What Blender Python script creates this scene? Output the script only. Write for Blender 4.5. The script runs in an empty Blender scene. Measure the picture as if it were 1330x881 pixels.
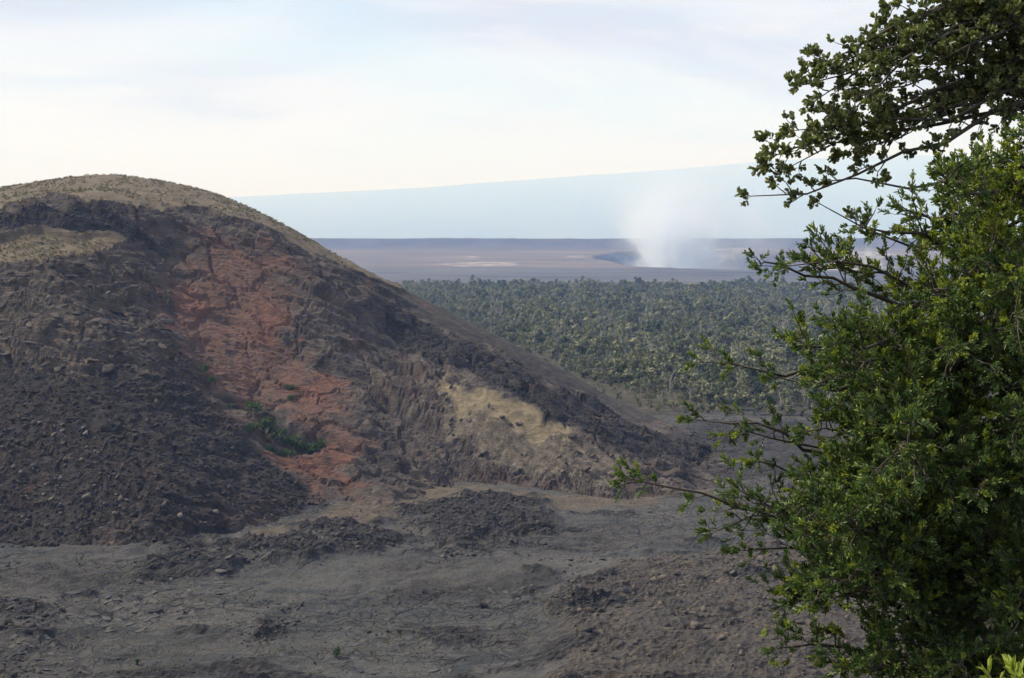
import bpy, math, random
import numpy as np

# ------------------------------------------------------------------ camera, sky, sun, exposure
scene = bpy.context.scene
COL = scene.collection
R = math.radians

cam_data = bpy.data.cameras.new("camera")
cam_data.sensor_width = 36.0
cam_data.lens = 36.0 * 1600.0 / 1330.0
cam_data.clip_start = 0.1
cam_data.clip_end = 120000.0
cam = bpy.data.objects.new("camera", cam_data)
COL.objects.link(cam)
cam.location = (0.0, 0.0, 0.0)
cam.rotation_euler = (R(90.0) - math.atan(140.5 / 1600.0), 0.0, 0.0)
scene.camera = cam

SUN_ELEV, SUN_AZ = 45.0, -80.0          # azimuth from +Y towards +X
world = bpy.data.worlds.new("World")
scene.world = world
world.use_nodes = True
wn, wl = world.node_tree.nodes, world.node_tree.links
wn.clear()
w_out = wn.new("ShaderNodeOutputWorld")
w_sky = wn.new("ShaderNodeTexSky")
w_sky.sky_type = 'NISHITA'
w_sky.sun_disc = False
w_sky.sun_elevation = R(SUN_ELEV)
w_sky.sun_rotation = R(SUN_AZ)
w_sky.altitude = 1200.0
w_sky.air_density = 1.0
w_sky.dust_density = 1.5
w_bg = wn.new("ShaderNodeBackground")
w_bg.inputs[1].default_value = 0.15
wl.new(w_sky.outputs[0], w_bg.inputs[0])
w_cl = wn.new("ShaderNodeBackground")
w_cl.inputs[1].default_value = 0.71
w_tc = wn.new("ShaderNodeTexCoord")
w_map = wn.new("ShaderNodeMapping")
w_map.inputs["Scale"].default_value = (1.0, 1.0, 5.5)
w_map.inputs["Location"].default_value = (0.35, 0.2, 0.1)
wl.new(w_tc.outputs["Generated"], w_map.inputs[0])
w_n1 = wn.new("ShaderNodeTexNoise")
w_n1.inputs["Scale"].default_value = 2.3
w_n1.inputs["Detail"].default_value = 6.0
w_n1.inputs["Roughness"].default_value = 0.55
w_n1.inputs["Distortion"].default_value = 0.6
wl.new(w_map.outputs[0], w_n1.inputs["Vector"])
w_r1 = wn.new("ShaderNodeValToRGB")
w_r1.color_ramp.elements[0].position = 0.30
w_r1.color_ramp.elements[0].color = (0.25, 0.25, 0.25, 1)
w_r1.color_ramp.elements[1].position = 0.60
w_r1.color_ramp.elements[1].color = (0.97, 0.97, 0.97, 1)
wl.new(w_n1.outputs["Fac"], w_r1.inputs[0])
w_n2 = wn.new("ShaderNodeTexNoise")
w_n2.inputs["Scale"].default_value = 3.1
w_n2.inputs["Detail"].default_value = 8.0
w_n2.inputs["Distortion"].default_value = 0.9
wl.new(w_map.outputs[0], w_n2.inputs["Vector"])
w_r2 = wn.new("ShaderNodeValToRGB")
w_r2.color_ramp.elements[0].position = 0.36
w_r2.color_ramp.elements[0].color = (0.66, 0.61, 0.62, 1)
w_r2.color_ramp.elements[1].position = 0.63
w_r2.color_ramp.elements[1].color = (1.09, 1.06, 1.02, 1)
_e = w_r2.color_ramp.elements.new(0.50)
_e.color = (0.96, 0.92, 0.92, 1)
wl.new(w_n2.outputs["Fac"], w_r2.inputs[0])
wl.new(w_r2.outputs[0], w_cl.inputs[0])
w_mix = wn.new("ShaderNodeMixShader")
wl.new(w_r1.outputs[0], w_mix.inputs[0])
wl.new(w_bg.outputs[0], w_mix.inputs[1])
wl.new(w_cl.outputs[0], w_mix.inputs[2])
wl.new(w_mix.outputs[0], w_out.inputs[0])

sun_data = bpy.data.lights.new("sun", 'SUN')
sun_data.energy = 4.6
sun_data.angle = R(3.0)
sun_data.color = (1.0, 0.975, 0.94)
sun = bpy.data.objects.new("sun", sun_data)
COL.objects.link(sun)
sun.rotation_euler = (R(90.0 - SUN_ELEV), 0.0, R(180.0 - SUN_AZ))

scene.view_settings.view_transform = 'Standard'
scene.view_settings.look = 'None'
scene.view_settings.gamma = 1.0
scene.view_settings.exposure = 0.42
scene.view_settings.use_curve_mapping = False
scene.render.engine = 'CYCLES'
scene.cycles.max_bounces = 8
scene.cycles.diffuse_bounces = 2
scene.cycles.glossy_bounces = 2
scene.cycles.transmission_bounces = 3
scene.cycles.volume_bounces = 7
scene.cycles.use_denoising = True
scene.cycles.use_adaptive_sampling = False
scene.cycles.sample_clamp_indirect = 4.0
scene.cycles.sample_clamp_direct = 12.0

# ------------------------------------------------------------------ noise and height functions (numpy, world metres)
def _hash(ix, iy, seed):
    h = (ix.astype(np.int64) * 374761393 + iy.astype(np.int64) * 668265263 + seed * 1442695041) & 0xFFFFFFFF
    h = ((h ^ (h >> 13)) * 1274126177) & 0xFFFFFFFF
    h = ((h ^ (h >> 15)) * 2246822519) & 0xFFFFFFFF
    return h ^ (h >> 16)

def perlin(x, y, seed=0):
    xi, yi = np.floor(x), np.floor(y)
    fx, fy = x - xi, y - yi
    def g(dx, dy):
        a = _hash(xi + dx, yi + dy, seed) / 4294967296.0 * 6.2831853
        return np.cos(a) * (fx - dx) + np.sin(a) * (fy - dy)
    ux, uy = fx * fx * fx * (fx * (fx * 6 - 15) + 10), fy * fy * fy * (fy * (fy * 6 - 15) + 10)
    a = g(0, 0) * (1 - ux) + g(1, 0) * ux
    b = g(0, 1) * (1 - ux) + g(1, 1) * ux
    return (a * (1 - uy) + b * uy) * 1.5

def fbm(x, y, scale, octaves=4, seed=0, gain=0.5):
    s, a, t = 0.0, 1.0, 0.0
    f = 1.0 / scale
    for i in range(octaves):
        s = s + a * perlin(x * f + 13.7 * i, y * f - 7.3 * i, seed + i)
        t += a
        a *= gain
        f *= 2.03
    return s / t

def ridged(x, y, scale, octaves=4, seed=0, gain=0.5):
    s, a, t = 0.0, 1.0, 0.0
    f = 1.0 / scale
    for i in range(octaves):
        s = s + a * (1.0 - 2.0 * np.abs(perlin(x * f + 5.1 * i, y * f + 9.2 * i, seed + i)))
        t += a
        a *= gain
        f *= 2.07
    return s / t

def cells(x, y, scale, seed=0):
    """Worley noise: distance to nearest and second nearest feature, random id."""
    x, y = x / scale, y / scale
    xi, yi = np.floor(x), np.floor(y)
    d1 = np.full(x.shape, 9.0); d2 = np.full(x.shape, 9.0); cid = np.zeros(x.shape)
    for dx in (-1, 0, 1):
        for dy in (-1, 0, 1):
            h = _hash(xi + dx, yi + dy, seed)
            px = xi + dx + (h & 0xFFFF) / 65536.0
            py = yi + dy + ((h >> 16) & 0xFFFF) / 65536.0
            d = np.hypot(px - x, py - y)
            near = d < d1
            d2 = np.where(near, d1, np.minimum(d2, d))
            cid = np.where(near, (h % 1000) / 1000.0, cid)
            d1 = np.where(near, d, d1)
    return d1, d2, cid

def smooth(a, b, v):
    t = np.clip((v - a) / (b - a), 0, 1)
    return t * t * (3 - 2 * t)

def poly_dist(x, y, poly):
    """signed distance, positive inside"""
    p = np.asarray(poly, float)
    d = np.full(x.shape, 1e12)
    inside = np.zeros(x.shape, bool)
    n = len(p)
    for i in range(n):
        ax, ay = p[i]; bx, by = p[(i + 1) % n]
        ex, ey = bx - ax, by - ay
        t = np.clip(((x - ax) * ex + (y - ay) * ey) / (ex * ex + ey * ey + 1e-9), 0, 1)
        d = np.minimum(d, (x - ax - t * ex) ** 2 + (y - ay - t * ey) ** 2)
        c = ((ay > y) != (by > y)) & (x < (bx - ax) * (y - ay) / (by - ay + 1e-12) + ax)
        inside ^= c
    d = np.sqrt(d)
    return np.where(inside, d, -d)

def zone(x, y, poly, soft, warp=0.0, wscale=8.0, seed=0):
    """0..1 mask of a world-space polygon with a soft, wandering border"""
    if warp:
        x = x + warp * fbm(x, y, wscale, 3, seed + 50)
        y = y + warp * fbm(x, y, wscale, 3, seed + 90)
    return smooth(-soft, soft, poly_dist(x, y, poly))

CONE_PTS = np.array([(-149.6, 231.5, -60.5), (-127.5, 231.5, -60.5), (-98.3, 232.0, -60.5), (-83.1, 230.9, -60.5), (-68.4, 230.9, -60.5), (-58.2, 237.3, -60.5), (-50.9, 246.1, -60.5), (-43.5, 258.3, -60.5), (-38.5, 269.5, -60.5), (-260.0, 205.0, -76.0), (-180.0, 205.0, -76.0), (-120.0, 205.0, -76.0), (-60.0, 225.0, -76.0), (-20.0, 225.0, -76.0), (20.0, 225.0, -76.0), (60.0, 225.0, -76.0), (-106.1, 252.0, -47.7), (-90.5, 253.0, -47.9), (-74.8, 254.0, -48.0), (-62.7, 264.0, -51.6), (-54.0, 262.0, -56.3), (-46.4, 266.0, -58.9), (-117.1, 280.0, -31.6), (-100.5, 283.0, -30.1), (-88.4, 290.0, -30.9), (-81.7, 300.0, -32.9), (-72.1, 286.0, -41.3), (-125.7, 302.0, -16.9), (-107.1, 303.0, -17.0), (-98.3, 314.0, -19.6), (-129.5, 312.0, -8.7), (-111.5, 322.0, -7.0), (-102.8, 333.0, -6.2), (-135.9, 328.0, -3.1), (-117.6, 334.0, -2.1), (-141.4, 342.0, 5.9), (-119.0, 345.0, 6.8), (-100.2, 350.0, 3.5), (-150.8, 365.0, 9.5), (-129.2, 375.0, 12.5), (-109.7, 380.0, 11.8), (-95.9, 381.0, 9.0), (-131.9, 405.0, 18.3), (-152.0, 405.0, 16.3), (-165.9, 402.0, 13.7), (-201.7, 398.0, 6.2), (-247.1, 390.0, -10.9), (-100.6, 402.0, 13.2), (-86.1, 399.0, 7.9), (-63.5, 392.0, -3.2), (-49.6, 388.0, -10.4), (-35.3, 384.0, -17.5), (-21.4, 380.0, -24.4), (-7.8, 375.0, -30.9), (8.1, 370.0, -38.4), (21.8, 365.0, -45.8), (41.8, 358.0, -55.1), (56.7, 352.0, -60.3), (-83.1, 366.0, 3.9), (-96.9, 358.0, 2.9), (-92.3, 362.0, 3.1), (-92.9, 351.0, -2.6), (-86.3, 346.0, -6.9), (-71.8, 366.0, 0.0), (-56.2, 368.0, -7.5), (-42.3, 366.0, -15.5), (-28.3, 362.0, -23.7), (-94.1, 343.0, -7.5), (-79.7, 350.0, -7.6), (-82.3, 333.0, -18.7), (-70.5, 336.0, -21.0), (-59.7, 334.0, -25.0), (-79.9, 316.0, -29.6), (-68.5, 316.0, -33.6), (-57.3, 320.0, -36.1), (-71.8, 300.0, -41.4), (-62.1, 303.0, -43.8), (-50.3, 301.0, -45.4), (-54.8, 284.0, -50.1), (-44.3, 286.0, -52.3), (-41.7, 280.0, -56.9), (-33.6, 272.0, -58.4), (-46.6, 346.0, -21.6), (-35.7, 345.0, -30.2), (-44.2, 327.0, -34.8), (-33.7, 324.0, -40.6), (-41.1, 303.0, -45.7), (-28.2, 308.0, -46.5), (-20.1, 303.0, -49.6), (-30.3, 290.0, -54.9), (-19.4, 291.0, -56.9), (-18.9, 317.0, -38.1), (-2.9, 304.0, -43.1), (13.9, 294.0, -50.3), (24.8, 290.0, -55.2), (32.7, 287.0, -57.6), (-12.0, 291.0, -58.2), (2.7, 288.0, -58.9), (16.9, 281.0, -59.8), (27.2, 277.0, -59.9), (-14.5, 355.0, -31.1), (-5.4, 342.0, -39.0), (7.6, 346.0, -43.4), (20.1, 336.0, -50.7), (32.3, 330.0, -55.0), (48.2, 324.0, -59.6), (-172.5, 340.0, 0.0), (-144.0, 281.0, -31.7), (-130.0, 252.0, -47.7), (-209.9, 330.0, -24.7), (-167.9, 262.0, -42.9), (-138.0, 460.0, 2.0), (-190.0, 460.0, 5.0), (-85.0, 460.0, -10.0), (-138.0, 560.0, -62.0), (-230.0, 540.0, -62.0), (-60.0, 540.0, -60.0), (-300.0, 460.0, -45.0), (-345.0, 400.0, -64.0), (-345.0, 300.0, -66.0), (-345.0, 230.0, -72.0), (-40.0, 440.0, -30.0), (0.0, 425.0, -50.0), (30.0, 410.0, -64.0), (60.0, 400.0, -72.0), (0.0, 500.0, -66.0), (60.0, 460.0, -72.0), (100.0, 420.0, -74.0), (110.0, 360.0, -70.0), (100.0, 300.0, -72.0), (70.0, 260.0, -74.0), (110.0, 230.0, -80.0), (110.0, 540.0, -80.0), (-345.0, 540.0, -80.0)])

def _tps_fit(p):
    n = len(p)
    d = np.hypot(p[:, None, 0] - p[None, :, 0], p[:, None, 1] - p[None, :, 1]) / 100.0
    K = np.where(d > 0, d * d * np.log(d + 1e-12), 0) + np.eye(n) * 0.0004
    P = np.c_[np.ones(n), p[:, :2] / 100.0]
    A = np.block([[K, P], [P.T, np.zeros((3, 3))]])
    return np.linalg.solve(A, np.r_[p[:, 2], 0, 0, 0])

_TPS = _tps_fit(CONE_PTS)

def cone_smooth(x, y):
    sh = x.shape
    x, y = x.ravel(), y.ravel()
    out = np.empty(x.shape)
    n = len(CONE_PTS)
    for i in range(0, len(x), 20000):
        xs, ys = x[i:i + 20000], y[i:i + 20000]
        d = np.hypot(xs[:, None] - CONE_PTS[None, :, 0], ys[:, None] - CONE_PTS[None, :, 1]) / 100.0
        out[i:i + 20000] = (d * d * np.log(d + 1e-12)) @ _TPS[:n] + _TPS[n] + _TPS[n + 1] * xs / 100.0 + _TPS[n + 2] * ys / 100.0
    return out.reshape(sh)

def far_profile(x, y):
    z = np.interp(y, [0, 1380, 1750, 3150, 3500, 4300, 4980, 5080, 5500, 7500, 13000, 60000],
                  [-63, -66, -101, -100, -93, -64, -61, -34, -34, -130, -300, -300])
    return z

PIT_C, PIT_R = (720.0, 3730.0), (478.0, 560.0)

def pit_r(x, y):
    a = np.arctan2(y - PIT_C[1], x - PIT_C[0])
    wob = 0.05 * np.sin(3 * a + 1.0) + 0.03 * np.sin(7 * a) + 0.05 * fbm(x, y, 170, 5, 601, 0.6)
    return np.hypot((x - PIT_C[0]) / PIT_R[0], (y - PIT_C[1]) / PIT_R[1]) - wob

def ground_base(x, y):
    slope = np.where(y > 0, -1.75 - 0.62 * y, -1.75)
    flat = np.where(y < 700, -60.0 - 4.0 * smooth(330, 700, y), far_profile(x, y))
    flat = np.where((y >= 700) & (y < 1380), np.minimum(far_profile(x, y), -64.0), flat)
    k = 3.0
    t = np.clip((slope - flat) / k, -60, 60)
    z = flat + k * np.log1p(np.exp(t))
    pit = pit_r(x, y)
    z = z - np.where(y > 2500, 62.0 * smooth(1.0, 0.90, pit) + 45.0 * smooth(0.86, 0.80, pit), 0)
    return z


# ------------------------------------------------------------------ world-space zones (metres, x east / y north of the overlook)
ZONES = dict(
    grass=[[(-168.7, 374.5), (-150.1, 332.5), (-141.4, 342.0), (-130.1, 346.0), (-115.2, 346.5), (-104.1, 351.0), (-99.0, 364.5), (-86.2, 369.5), (-76.9, 369.0), (-60.8, 368.0), (-57.6, 440.0), (-72.5, 440.0), (-91.4, 440.0), (-107.7, 440.0), (-143.1, 440.0), (-181.4, 440.0), (-197.9, 440.0)], [(-142.0, 323.0), (-125.8, 334.0), (-109.9, 336.0), (-105.8, 335.0), (-110.3, 324.5), (-118.8, 314.5), (-136.3, 309.5)], [(-96.3, 373.5), (-82.7, 364.0), (-69.1, 363.5), (-55.6, 364.0), (-42.5, 367.5), (-34.0, 375.0), (-50.8, 440.0), (-72.5, 440.0), (-91.4, 440.0)]],
    red=[[(-96.2, 340.5), (-82.7, 354.0), (-69.5, 353.5), (-61.0, 344.5), (-56.9, 330.0), (-51.2, 319.0), (-42.9, 325.0), (-40.3, 320.5), (-42.1, 296.5), (-37.2, 287.0), (-34.0, 268.0), (-41.7, 274.0), (-52.3, 280.0), (-49.2, 294.0), (-68.8, 299.0), (-80.2, 307.5), (-91.0, 323.0)]],
    orange=[[(-68.9, 344.5), (-61.1, 336.5), (-58.5, 327.0), (-64.0, 323.5), (-69.5, 331.0)], [(-92.4, 328.5), (-86.8, 330.5), (-83.3, 320.0), (-87.7, 318.0)], [(-52.7, 282.5), (-41.0, 288.0), (-36.6, 281.5), (-34.7, 269.0), (-40.9, 274.5), (-47.6, 278.5)], [(-53.6, 315.5), (-44.6, 315.0), (-44.6, 300.5), (-51.0, 305.0)]],
    ochre=[[(-19.9, 319.0), (-12.8, 313.0), (-1.0, 304.0), (14.0, 294.5), (12.9, 291.0), (6.5, 294.0), (-2.8, 298.5), (-12.6, 306.5), (-18.3, 311.5)]],
    pale=[[(-18.8, 315.0), (-2.9, 302.0), (13.9, 292.0), (27.5, 290.0), (30.6, 284.0), (25.7, 279.5), (6.3, 285.5), (-8.4, 294.0), (-16.1, 300.5), (-17.4, 306.5)]],
    talus=[[(-127.9, 280.5), (-118.1, 282.5), (-101.4, 280.5), (-89.9, 289.0), (-82.0, 303.5), (-71.2, 289.5), (-58.8, 277.5), (-47.2, 270.5), (-40.2, 269.5), (-49.9, 245.0), (-57.4, 237.0), (-68.2, 230.0), (-97.5, 230.0), (-106.3, 230.0)]],
    slabs=[[(-141.0, 311.5), (-118.8, 314.5), (-105.7, 329.0), (-97.6, 329.0), (-89.5, 317.5), (-83.4, 306.5), (-84.1, 287.5), (-98.2, 276.0), (-116.3, 278.0), (-126.8, 278.0)]],
    ash=[[(-67.0, 440.0), (-37.0, 440.0), (-6.9, 440.0), (26.3, 440.0), (48.5, 440.0), (41.3, 354.0), (27.4, 348.0), (7.8, 352.0), (-9.9, 352.0), (-28.2, 360.0), (-44.2, 362.5)]],
    shoulder=[[(-132.2, 440.0), (-102.3, 440.0), (-72.4, 440.0), (-37.0, 440.0), (-6.9, 440.0), (26.3, 440.0), (54.1, 440.0), (82.9, 460.5), (56.1, 334.5), (41.5, 337.0), (20.9, 349.0), (-5.6, 356.5), (-30.8, 365.0), (-56.0, 366.5), (-77.2, 370.5), (-97.6, 378.5)]],
    rockband=[[(-43.4, 356.0), (-28.0, 358.0), (-5.5, 349.0), (11.8, 342.0), (29.3, 344.0), (46.5, 342.0), (78.9, 423.0), (56.8, 326.5), (40.2, 295.0), (28.6, 292.0), (14.0, 296.0), (-4.8, 307.5), (-19.7, 330.0), (-31.4, 344.5)], [(-152.7, 338.5), (-140.4, 339.5), (-120.5, 343.0), (-104.1, 345.0), (-96.1, 342.5), (-108.0, 336.5), (-126.2, 335.0), (-146.9, 325.0)]],
    hollow=[[(-62.7, 292.0), (-54.4, 292.0), (-45.0, 290.5), (-45.2, 286.0), (-54.2, 281.0), (-59.0, 283.0)], [(-36.8, 316.0), (-30.8, 315.0), (-23.3, 308.5), (-17.3, 304.0), (-15.7, 299.5), (-20.0, 302.0), (-28.0, 306.0), (-35.1, 309.0)]],
)
GZONES = dict(
    clinker=[[(-65.0, 212.1), (-62.1, 224.0), (-49.8, 233.6), (-37.8, 242.8), (-30.6, 246.7), (-24.1, 236.6), (-21.0, 227.8), (-31.7, 220.8), (-46.1, 215.6), (-58.5, 210.7)], [(-24.8, 259.8), (-11.2, 271.1), (2.5, 267.2), (9.6, 252.7), (3.8, 239.6), (-9.7, 235.4), (-23.9, 242.8)], [(-15.0, 224.0), (-6.5, 227.3), (-3.6, 222.9), (-7.7, 218.7), (-14.0, 219.2)], [(-87.2, 196.3), (-75.9, 196.3), (-68.6, 189.0), (-70.3, 181.5), (-78.1, 175.2)], [(-76.1, 170.6), (-69.3, 170.0), (-64.8, 164.5), (-63.3, 158.7), (-69.8, 156.0)], [(-40.7, 173.9), (-39.4, 183.7), (-36.5, 190.2), (-33.7, 195.4), (-32.6, 183.7), (-33.2, 176.6), (-36.4, 171.9)], [(-95.9, 219.7), (-90.1, 220.8), (-86.5, 213.6), (-92.1, 210.7)], [(3.0, 185.2), (9.7, 202.8), (16.4, 205.0), (16.6, 192.2), (14.2, 177.3), (8.2, 170.6), (8.2, 182.6)], [(-9.8, 236.6), (5.2, 233.6), (8.0, 229.5), (-3.6, 227.3), (-9.5, 229.5)]],
    mound=[[(4.2, 185.9), (9.0, 200.6), (18.0, 208.8), (27.9, 213.6), (41.5, 220.8), (62.1, 224.0), (88.9, 219.7), (109.3, 205.0), (79.8, 148.3), (40.9, 145.9), (3.3, 147.1), (5.2, 161.5), (8.8, 170.6), (8.2, 182.6)]],
    brown=[[(-55.8, 233.6), (-47.7, 246.0), (-37.6, 263.5), (-30.1, 287.9), (-4.5, 283.5), (20.1, 275.1), (42.9, 287.9), (46.9, 279.3), (25.9, 263.5), (-2.5, 265.0), (-23.7, 257.6), (-36.1, 241.5), (-50.1, 234.8)]],
    dark=[[(23.1, 317.2), (40.5, 366.8), (57.8, 389.6), (81.4, 384.8), (128.9, 381.7), (158.7, 366.8), (103.9, 306.8), (52.8, 292.4), (36.5, 295.2)], [(-75.8, 202.8), (-77.8, 212.1), (-63.4, 213.6), (-63.9, 206.4)], [(-24.0, 192.2), (-13.6, 202.8), (4.7, 210.7), (7.2, 205.0), (-5.6, 196.3)]],
    talus_blocks=[[(-114.6, 261.0), (-101.2, 265.0), (-92.0, 262.5), (-85.7, 253.0), (-74.5, 242.0), (-61.9, 240.5), (-53.0, 249.0), (-61.1, 237.0), (-76.0, 232.0), (-99.4, 235.0), (-104.1, 235.5)]],
    mound_blocks=[[(6.0, 185.9), (10.2, 199.7), (17.8, 206.9), (27.7, 211.6), (43.6, 217.1), (51.7, 205.0), (48.7, 170.6), (44.7, 156.0), (6.5, 156.0), (9.9, 170.6), (9.4, 182.6)]],
    flat_stones=[[(-94.2, 222.4), (-20.1, 217.1), (5.3, 236.6), (31.0, 263.5), (36.3, 242.8), (7.0, 200.6), (3.6, 161.5), (-69.1, 161.5)]],
    tufts=[[(-90.0, 212.1), (-49.4, 212.1), (-20.1, 217.1), (4.8, 214.6), (2.5, 156.0), (-66.8, 156.0)]],
    cream=[[(1023, 4132), (1254, 4148), (976, 3192), (781, 3152)], [(691, 4260), (859, 4592), (818, 4228), (727, 4236)]],
    salt=[[(-229, 3488), (-146, 3600), (16, 3564), (10, 3356), (-134, 3312)], [(-144, 3836), (-108, 3836), (-100, 3712), (-137, 3712)], [(171, 3920), (225, 3920), (218, 3792), (170, 3792)], [(-60, 2248), (-44, 2248), (-40, 2076), (-56, 2076)]],
)
FOREST = [(-172.3, 1413.8), (-67.2, 1022.8), (-11.0, 704.2), (9.8, 624.3), (27.6, 548.2), (36.1, 465.4), (47.5, 417.9), (60.4, 407.5), (85.1, 402.5), (124.2, 405.8), (211.2, 400.8), (419.0, 714.3), (958.8, 1413.8)]

def ground_masks(x, y):
    m = {}
    near = (y > 90) & (y < 460)
    def gz(name, soft, warp, ws, seed):
        out = np.zeros(x.shape)
        for i, p in enumerate(GZONES[name]):
            out[near] = np.maximum(out[near], zone(x[near], y[near], p, soft, warp, ws, seed + i))
        return out
    m["clinker"] = gz("clinker", 6.0, 18.0, 12.0, 3) * smooth(-0.22, 0.10, fbm(x * 0.5, y, 7.0, 3, 39))
    lines = smooth(0.48, 0.72, ridged(x * 0.38 + 6 * fbm(x, y, 30, 2, 43), y, 34.0, 2, 44)) * smooth(0.0, 0.22, fbm(x * 0.6, y, 12, 3, 45)) * near
    m["clinker"] = np.maximum(m["clinker"], 0.8 * lines)
    m["mound"] = gz("mound", 2.5, 6.0, 16.0, 21)
    m["brown"] = gz("brown", 4.0, 9.0, 22.0, 31)
    m["dark"] = gz("dark", 7.0, 12.0, 26.0, 41)
    m["ridge"] = np.zeros(x.shape)
    for i in (0, 1):
        m["ridge"][near] = np.maximum(m["ridge"][near], zone(x[near], y[near], GZONES["clinker"][i], 4.0, 11.0, 12.0, 3 + i))
    m["clinker"] = np.maximum(m["clinker"], m["ridge"] * smooth(-0.32, -0.05, fbm(x * 0.5, y, 6.0, 3, 47)))
    m["rise"] = gz("mound", 11.0, 0.0, 16.0, 61)
    return m

def ground_height(x, y):
    z = ground_base(x, y)
    m = ground_masks(x, y)
    near = smooth(430, 360, y) * smooth(40, 110, y)
    und = 0.8 * fbm(x, y, 60, 3, 11) + 0.30 * fbm(x * 0.6, y, 17, 4, 12) + 0.10 * ridged(x * 0.55 + 3 * fbm(x, y, 20, 2, 15), y, 7.0, 4, 13) + 0.05 * fbm(x, y, 1.8, 2, 14)
    step = fbm(x * 0.45, y, 19.0, 6, 17, 0.62)
    und = und + 0.42 * smooth(0.02, 0.05, step) + 0.42 * smooth(0.20, 0.23, step) - 0.40 * smooth(-0.16, -0.19, step)
    g1, g2, gid = cells(x * 0.6 + 1.8 * fbm(x, y, 7, 3, 51), y + 1.8 * fbm(x, y, 7, 3, 52), 4.2, 53)
    plate = smooth(-0.12, 0.18, fbm(x * 0.5, y, 30, 3, 54))
    und = und + plate * (0.65 * (gid - 0.5) * smooth(0.0, 0.12, g2 - g1) - 0.6 * smooth(0.09, 0.0, g2 - g1))
    groove = 1.0 - np.abs(fbm(x * 0.35 + 4 * fbm(x, y, 25, 2, 55), y, 15.0, 4, 56, 0.6)) * 9.0
    und = und - 0.95 * smooth(0.35, 0.9, groove) * smooth(-0.1, 0.25, fbm(x * 0.6, y, 26, 3, 57))
    z = z + und * near
    d1, d2, cid = cells(x + 1.5 * fbm(x, y, 5, 2, 18), y, 2.6, 19)
    rough = 0.9 * ridged(x, y, 5.0, 4, 23) + 1.1 * (cid - 0.35) * smooth(0.02, 0.2, d2 - d1)
    z = z + (m["clinker"] * (0.35 + rough * 0.8) + m["ridge"] * 1.0) * near
    z = z + m["dark"] * (0.8 * ridged(x * 0.5, y, 9.0, 4, 24)) * near
    z = z + (3.0 * m["rise"] + m["mound"] * (0.9 + 1.3 * fbm(x, y, 15, 3, 25) + 0.35 * rough)) * near
    far = smooth(1300, 1800, y)
    z = z + far * (5.0 * fbm(x, y, 420, 4, 27) + 1.2 * ridged(x, y, 60, 3, 28)) * smooth(9000, 6000, y)
    rim = smooth(4750, 5050, y) * smooth(7000, 5600, y)
    z = z + rim * (3.0 * fbm(x, y * 0.3, 260, 3, 29) + 9.0 * fbm(x, y * 0.5, 150, 4, 32) * smooth(4900, 5000, y) * smooth(5200, 5060, y))
    mid = smooth(430, 520, y) * (1 - far)
    z = z + mid * 2.5 * fbm(x, y, 90, 3, 30)
    return z, m

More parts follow.
